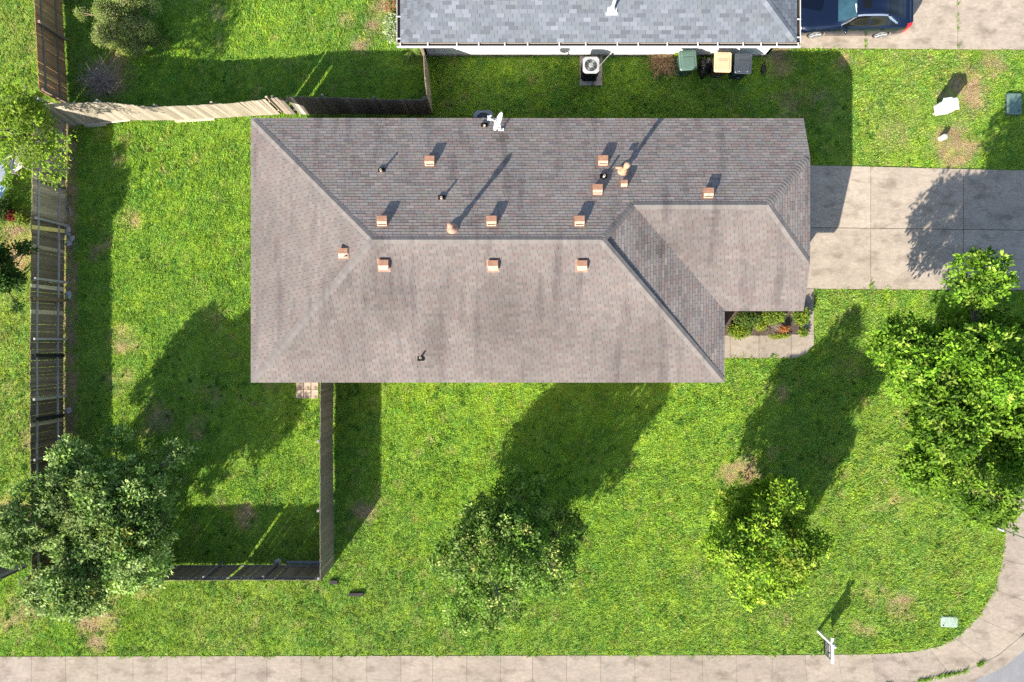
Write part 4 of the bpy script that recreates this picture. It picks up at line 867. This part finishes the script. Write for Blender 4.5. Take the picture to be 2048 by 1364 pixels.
bin_('navy wheelie bin with white marking on the lid, rightmost of the bins', 1487, 127, R(-2), (.015, .03, .055), (.045, .055, .07), 'white')
o = blobmesh((.25, .44, .30), 1, 77, 1.3).build('rubbish_bag', M['bag'], smooth=True); o.location = W3(1409, 135, .27); o.rotation_euler = (0, 0, -.25); tag(o, 'glossy black rubbish bag between the green and tan bins', 'rubbish bag')
o = blobmesh((.10, .2, .07), 1, 78, 1.3).build('rubbish_bag', M['bag'], smooth=True); o.location = W3(1527, 137, .1); tag(o, 'small dark crumpled bag on the ground right of the navy bin', 'rubbish bag')
def ac_unit(label, x, y, body, top_tint, w=.66, h=.85):
    o = thing('air_conditioner', label, 'air conditioner', (x, y, 0))
    m = MB(); m.box((0, 0, .04+h/2), (w*.96, w*.96, h), tint=body, bev=.07)
    for k in range(9): m.box((0, 0, .12+k*h*.1), (w*.985, w*.985, .012), tint=tuple(c*1.6 for c in body), bev=.07)
    m.build('cabinet', M['metal'], o)
    t = MB(); n = 32; R0 = w/2; ring = []
    def sq(a, r):
        c, s = math.cos(a), math.sin(a); k = 1/max(abs(c), abs(s)); q = min(k, 1.22); return (c*r*q, s*r*q)
    z = h+.04
    for k in range(n):
        a = 2*math.pi*k/n; ring.append([(*sq(a, R0), z), (*sq(a, R0), z+.035), (math.cos(a)*R0*.78, math.sin(a)*R0*.78, z+.05), (math.cos(a)*R0*.75, math.sin(a)*R0*.75, z-.02)])
    for k in range(n):
        a, b = ring[k], ring[(k+1) % n]
        t.add(a+b, [(0, 4, 5, 1), (1, 5, 6, 2), (2, 6, 7, 3)], top_tint)
    to = t.build('top_cover', M['white'], o)
    f = MB(); f.lathe([(R0*.76, -.06), (R0*.76, -.055)], (0, 0, z), 24, (.02, .02, .02)); f.lathe([(R0*.30, 0), (R0*.30, .03), (R0*.1, .05)], (0, 0, z), 20, (.9, .9, .86))
    for rr_ in (.36, .43, .50, .57, .64, .71):
        f.tube([(math.cos(2*math.pi*k/28)*R0*rr_, math.sin(2*math.pi*k/28)*R0*rr_, z+.03) for k in range(29)], .004, 4, (.5, .52, .54), cap=False)
    for k in range(8): a = k*math.pi/4; f.tube([(math.cos(a)*R0*.28, math.sin(a)*R0*.28, z+.025), (math.cos(a)*R0*.77, math.sin(a)*R0*.77, z+.025)], .006, 4, (.5, .52, .54))
    for k in range(3):
        a = k*2.094; c, s = math.cos(a), math.sin(a); f.add([(c*.1, s*.1, z-.03), (c*R0*.7-s*.09, s*R0*.7+c*.09, z-.045), (c*R0*.7+s*.09, s*R0*.7-c*.09, z-.015)], [(0, 1, 2)], (.25, .26, .27))
    f.build('fan_grille', M['metal'], o)
    return o
px_, py_ = W(1181.5, 132, .9)
m = MB(); x0, y0 = W(1159, 172); x1, y1 = W(1204, 112); m.prism([(x0, y0), (x1, y0), (x1, y1), (x0, y1)], -.05, .075); tag(m.build('concrete_pad', M['slab']), 'stained concrete pad under the air conditioner by the white wall', 'concrete pad')
ac = ac_unit('black and white air conditioner on a concrete pad by the white wall', px_, py_, (.03, .03, .035), (.62, .63, .65)); ac.location.z = .076
m = MB(); m.tube([(.30, .05, .45), (.5, .3, .3), (.80, .62, .35), (.95, NY0-py_-.05, .6), (1.05, NY0-py_-.05, 1.9)], .022, 6, (1, 1, 1)); m.build('refrigerant_pipe', M['white'], ac)
ax2, ay2 = W(965, 250, .9)
ac_unit('grey air conditioner mostly hidden under the north eave beside the dish', -1.15, 8.90, (.30, .32, .34), (.42, .45, .47), w=.80)

# ------------------------------------------------------------------ signs, boxes, pole
sx, sy = W(1636, 1262)
sg = thing('yard_sign', 'white post yard sign with hanging black panel by the sidewalk', 'sign', (sx, sy, 0))
m = MB(); m.box((0, 0, .70), (.095, .095, 1.5)); m.box((0, 0, 1.465), (.125, .125, .03)); m.lathe([(.06, 1.48), (.02, 1.53)], (0, 0, 0), 4); m.build('post', M['white'], sg)
m = MB(); m.box((0, -.24, 1.28), (.085, 1.02, .085)); m.build('arm', M['white'], sg)
m = MB(); m.box((0, -.37, .88), (.03, .60, .62), tint=(1, 1, 1.1)); pn = m.build('sign_panel', M['dark'], sg)
m = MB()
gl = random.Random(3)
for (z, hh, n) in ((1.05, .11, 9), (.86, .035, 13), (.76, .03, 11)):
    y0_ = -.62; wd = .50/n
    for k in range(n):
        if gl.random() < .1: continue
        m.box((-.0165, y0_+wd*(k+.5), z), (.003, wd*.5, hh*gl.uniform(.75, 1)))
m.build('lettering', M['white'], pn)
for yy in (-.18, -.56):
    m = MB(); m.tube([(0, yy, 1.25), (0, yy, 1.19)], .008, 6, (.5, .5, .5)); m.build('hook', M['metal'], sg)
bx, by = W(1867, 228)
ut = thing('utility_cabinet', 'white utility box on a short post in the strip between the driveways', 'utility box', (bx, by, 0), R(8))
m = MB(); m.tube([(0, 0, -.1), (0, 0, .5)], .05, 8, (.8, .9, .6)); m.build('post', M['trim'], ut)
m = MB(); m.box((.13, .06, .62), (.58, .44, .62), bev=.05, tint=(.8, .8, .82)); m.build('cabinet', M['white'], ut)
m = MB(); m.box((.13, .06, .955), (.62, .48, .05), bev=.04); m.box((.02, .30, .965), (.34, .06, .06)); m.build('lid', M['white'], ut)
bx, by = W(1881, 277); m = MB(); m.lathe([(.115, -.02), (.115, .26), (.105, .31), (.06, .34), (.01, .35)], (0, 0, 0), 16, (1, 1, .82)); o = m.build('marker_post', M['white'], smooth=False); o.location = (bx, by, 0); tag(o, 'short round cream marker post on bare ground below the white utility box', 'marker post')
def lid_box(label, px, py, w, l, h, col, dot, rz):
    x, y = W(px, py); o = thing('ground_box', label, 'utility box', (x, y, 0), rz); m = MB(); m.box((0, 0, h/2-.03), (w, l, h+.06), tint=tuple(c*.45 for c in col), bev=.06); m.build('frame', M['plastic'], o)
    m = MB(); m.box((0, 0, h+.012), (w*.93, l*.95, .03), tint=col, bev=.06); li = m.build('lid', M['plastic'], o); m = MB(); m.lathe([(.035, h+.022), (.035, h+.03)], (*dot, 0), 12); m.build('bolt', M['dark'], li)
lid_box('dark green rounded utility box lid in the grass near the right edge', 2025, 209, .66, .92, .11, (.125, .20, .165), (.17, -.30), R(-1))
lid_box('pale green meter box lid set flat in the front lawn corner', 1898, 1243, .78, .48, .035, (.36, .45, .37), (-.27, -.14), R(-2))
ppx, ppy = W(1996, 1056); pole = thing('street_sign_pole', 'thin metal street pole beside the curved sidewalk at the right edge', 'pole', (ppx, ppy, 0))
m = MB(); m.tube([(0, 0, -.1), (0, 0, 3.1)], .03, 8, (.7, .7, .72)); m.build('post', M['metal'], pole)
m = MB(); m.lathe([(.06, -.05), (.06, .32), (.04, .36)], (0, 0, 0), 10, (1, 1, 1)); m.build('sleeve', M['white'], pole)
m = MB(); m.tube([(0, -.025, 2.78), (0, -.04, 2.78)], .38, 8, (1, .08, .07)); m.build('sign_plate', M['white'], pole)

# ------------------------------------------------------------------ car
def herm(xs, ys, x):
    xs, ys = np.array(xs, float), np.array(ys, float); m = np.gradient(ys, xs); i = np.clip(np.searchsorted(xs, x)-1, 0, len(xs)-2); h = xs[i+1]-xs[i]; t = (x-xs[i])/h
    return (2*t**3-3*t**2+1)*ys[i]+(t**3-2*t**2+t)*h*m[i]+(-2*t**3+3*t**2)*ys[i+1]+(t**3-t**2)*h*m[i+1]
ST = np.array([  # x, sill y, mid y, belt y, belt z, shoulder y, shoulder z, top y, top z, centre z
    (-2.31, .45, .52, .50, .58, .46, .62, .36, .64, .66), (-2.22, .66, .74, .71, .61, .65, .67, .50, .70, .72), (-2.0, .80, .86, .83, .66, .74, .74, .58, .77, .80), (-1.5, .85, .89, .87, .73, .78, .83, .62, .87, .90), (-1.0, .86, .90, .88, .81, .79, .92, .64, .96, .985),
    (-.72, .86, .90, .88, .84, .80, .95, .66, 1.02, 1.04), (-.10, .86, .90, .885, .88, .81, .97, .57, 1.33, 1.37), (.45, .86, .90, .885, .90, .82, .98, .56, 1.39, 1.43), (1.0, .86, .90, .885, .92, .82, .99, .55, 1.36, 1.395), (1.5, .86, .90, .88, .94, .80, 1.0, .55, 1.22, 1.25), (1.95, .83, .885, .855, .95, .75, 1.01, .58, 1.07, 1.09), (2.2, .76, .83, .80, .93, .70, .99, .58, 1.02, 1.03), (2.30, .66, .75, .72, .82, .63, .90, .52, .93, .94), (2.33, .58, .68, .64, .62, .56, .66, .45, .68, .69)])
car = thing('car', 'dark blue sedan parked on the driveway beside the white house', 'car', (*W(1700.5, 30), .03), 0)
CXc = (W(1694.8, 0, .3)[0]); car.location = (CXc, 13.47, .03)
XA = np.unique(np.concatenate([np.linspace(-2.31, 2.33, 187), [-.72, -.1, .42, .50, 1.0]])); NS = 54
prof_s = np.array([0, .15, .3, .42, .62, 1.0])
ss = np.linspace(0, 1, NS)
grid = np.zeros((len(XA), NS, 2))
for i, x in enumerate(XA):
    v = [herm(ST[:, 0], ST[:, k], np.array([x]))[0] for k in range(1, 10)]
    ys_ = [v[0], v[1], v[2], v[4], v[6], 0]; zs_ = [.20, .50, v[3], v[5], v[7], v[8]]
    grid[i, :, 0] = np.interp(ss, prof_s, ys_)*.35+herm(prof_s, ys_, ss)*.65; grid[i, :, 1] = np.interp(ss, prof_s, zs_)*.35+herm(prof_s, zs_, ss)*.65
grid[:, -1, 0] = 0
WHX = (-1.36, 1.34)
cats = {}
def carface(i, j, side):
    x = (XA[i]+XA[i+1])/2; s = (ss[j]+ss[j+1])/2; z = grid[i:i+2, j:j+2, 1].mean()
    for wx in WHX:
        if (x-wx)**2+(z-.33)**2 < .37**2 and s < .3: return None
    if -.74 < x < -.14 and s > .63: return 'windshield'
    if 1.12 < x < 1.86 and s > .66: return 'rear_window'
    if .05 < x < .40 and s > .80: return 'sunroof'
    if -.58 < x < 1.62 and .42 < s < .60:
        lo, hi = .43, .60
        lim = np.interp(x, [-.58, -.1, 1.1, 1.62], [.45, .60, .60, .46])
        if s < lim:
            if .40 < x < .52: return 'body'
            if x > 1.24 and x < 1.30: return 'body'
            return 'side_window'
        if s < lim+.045: return 'window_trim'
    if -.62 < x < 1.6 and .60 <= s < .645 and -.1 < x < 1.1: return 'window_trim'
    if x > 2.06 and .16 < s < .44: return 'tail_light'
    if x < -2.05 and .2 < s < .42: return 'headlight'
    return 'body'
MBs = {}
vs_all = [(XA[i], sd*grid[i, j, 0], grid[i, j, 1]) for sd in (-1, 1) for i in range(len(XA)) for j in range(NS)]
nvv = len(XA)*NS; facesby = {}
for si, sd in enumerate((-1, 1)):
    for i in range(len(XA)-1):
        for j in range(NS-1):
            c = carface(i, j, sd)
            if c is None: continue
            b = si*nvv; f = [b+i*NS+j, b+(i+1)*NS+j, b+(i+1)*NS+j+1, b+i*NS+j+1]
            if sd > 0: f = f[::-1]
            key = (c, sd) if c in ('side_window', 'tail_light', 'headlight', 'window_trim') else (c, 0)
            facesby.setdefault(key, []).append(f)
cm = {'body': 'paint', 'windshield': 'carglass', 'rear_window': 'darkglass', 'sunroof': 'darkglass', 'side_window': 'darkglass', 'window_trim': 'chrome', 'tail_light': 'redlens', 'headlight': 'chrome'}
for (c, sd), fl in facesby.items():
    used = sorted({k for f in fl for k in f}); mp_ = {k: n for n, k in enumerate(used)}
    me = raw_mesh(c, [vs_all[k] for k in used], [mp_[k] for f in fl for k in f], [4]*len(fl), M[cm[c]], smooth=True); link(c, me, car)
m = MB(); m.box((0, 0, .24), (4.0, 1.40, .10)); m.box((0, 0, .5), (3.9, 1.2, .4)); m.build('underbody', M['dark'], car)
for wx in WHX:
    for sd in (-1, 1):
        w = MB(); yo = sd*.88; w.tube([(0, sd*.66, 0), (0, yo-sd*.02, 0), (0, yo, 0)], [.33, .33, .30], 28); wo = w.build('wheel', M['tyre'], car); wo.location = (wx, 0, .33)
        r = MB(); r.tube([(0, yo+sd*.001, 0), (0, yo+sd*.004, 0)], .245, 24, (.25, .25, .26)); 
        for k in range(5):
            a = k*1.2566+.3; 
            for q in (-.16, .16):
                d = Vector((math.cos(a+q), 0, math.sin(a+q))); r.tube([Vector((0, yo+sd*.008, 0)), d*.235+Vector((0, yo+sd*.008, 0))], .016, 4, (.8, .8, .8))
        r.tube([(math.cos(k*.2244)*.235, yo+sd*.006, math.sin(k*.2244)*.235) for k in range(29)], .014, 5, (.8, .8, .8), cap=False)
        r.build('rim', M['metal'], wo)
for sd in (-1, 1):
    m = blobmesh((.085, .12, .075), 1, 3, .2); o = m.build('mirror', M['paint'], car, smooth=True); o.location = (-.42, sd*1.0, .98)
m = MB(); m.box((-.17, -.27, 1.352), (.05, .34, .012), rz=.12, tint=(1.3, 1.3, 1.3)); o = m.build('sun_visor', M['white'], car); o.rotation_euler = (0, .0, 0)
for sd in (-1,):
    for xx in (.30, 1.12):
        m = MB(); m.box((xx, sd*.902, .86), (.17, .02, .025)); m.build('door_handle', M['paint'], car)

# ------------------------------------------------------------------ patio things at the left edge
x, y = W(14, 352); pt = thing('patio_table', 'grey patio table in the next yard, half under the light green tree', 'table', (x, y, 0))
m = MB(); m.lathe([(.46, .70), (.48, .72), (.46, .735)], (0, 0, 0), 24, (.9, .95, 1.05)); m.build('tabletop', M['metal'], pt)
for k in range(4):
    a = .6+k*1.571; m = MB(); m.tube([(.36*math.cos(a), .36*math.sin(a), 0), (.2*math.cos(a), .2*math.sin(a), .70)], .018, 6, (.6, .6, .6)); m.build('leg', M['metal'], pt)
def chair(label, px, py, rz, tint):
    x, y = W(px, py); o = thing('patio_chair', label, 'chair', (x, y, 0), rz, 'patio chairs in the next yard')
    m = MB(); m.box((0, 0, .43), (.50, .50, .03), tint=tint)
    m.build('seat', M['plastic'], o); m = MB()
    for k in range(6): m.box((-.22+k*.088, .27+.02, .68), (.05, .02, .46), tint=tint)
    m.box((0, .29, .92), (.54, .03, .05), tint=tint); m.build('backrest', M['plastic'], o)
    for sx_ in (-1, 1):
        m = MB(); m.tube([(sx_*.27, -.25, .43), (sx_*.27, -.25, .64), (sx_*.27, .27, .66)], .02, 6, tint); m.build('armrest', M['plastic'], o)
        for sy_ in (-1, 1): m = MB(); m.tube([(sx_*.24, sy_*.24, 0), (sx_*.24, sy_*.24, .42)], .016, 6, tint); m.build('leg', M['plastic'], o)
chair('pale blue patio chair at the left edge, below the grey table', 12, 386, R(160), (.42, .60, .66)); chair('white patio chair beside the weathered fence, above the pale blue chair', 45, 335, R(-60), (.62, .60, .58))
x, y = W(50, 556); tk = thing('timber_trestle', 'brown timber brace frame standing against the left fence by the dark tree', 'trestle', (x, y, 0))
for a, b in (((-.28, .08, .05), (.25, .05, 1.0)), ((-.25, -.12, .05), (.25, -.02, 1.0)), ((-.2, .12, .5), (.22, -.12, .55))):
    m = MB(); m.tube([a, b], .03, 4, (.9, .6, .4)); m.build('strut', M['bark'], tk)
for o in COL.objects:
    if o.type == 'MESH' and o.name.split('.')[0] in ('pale', ): pass
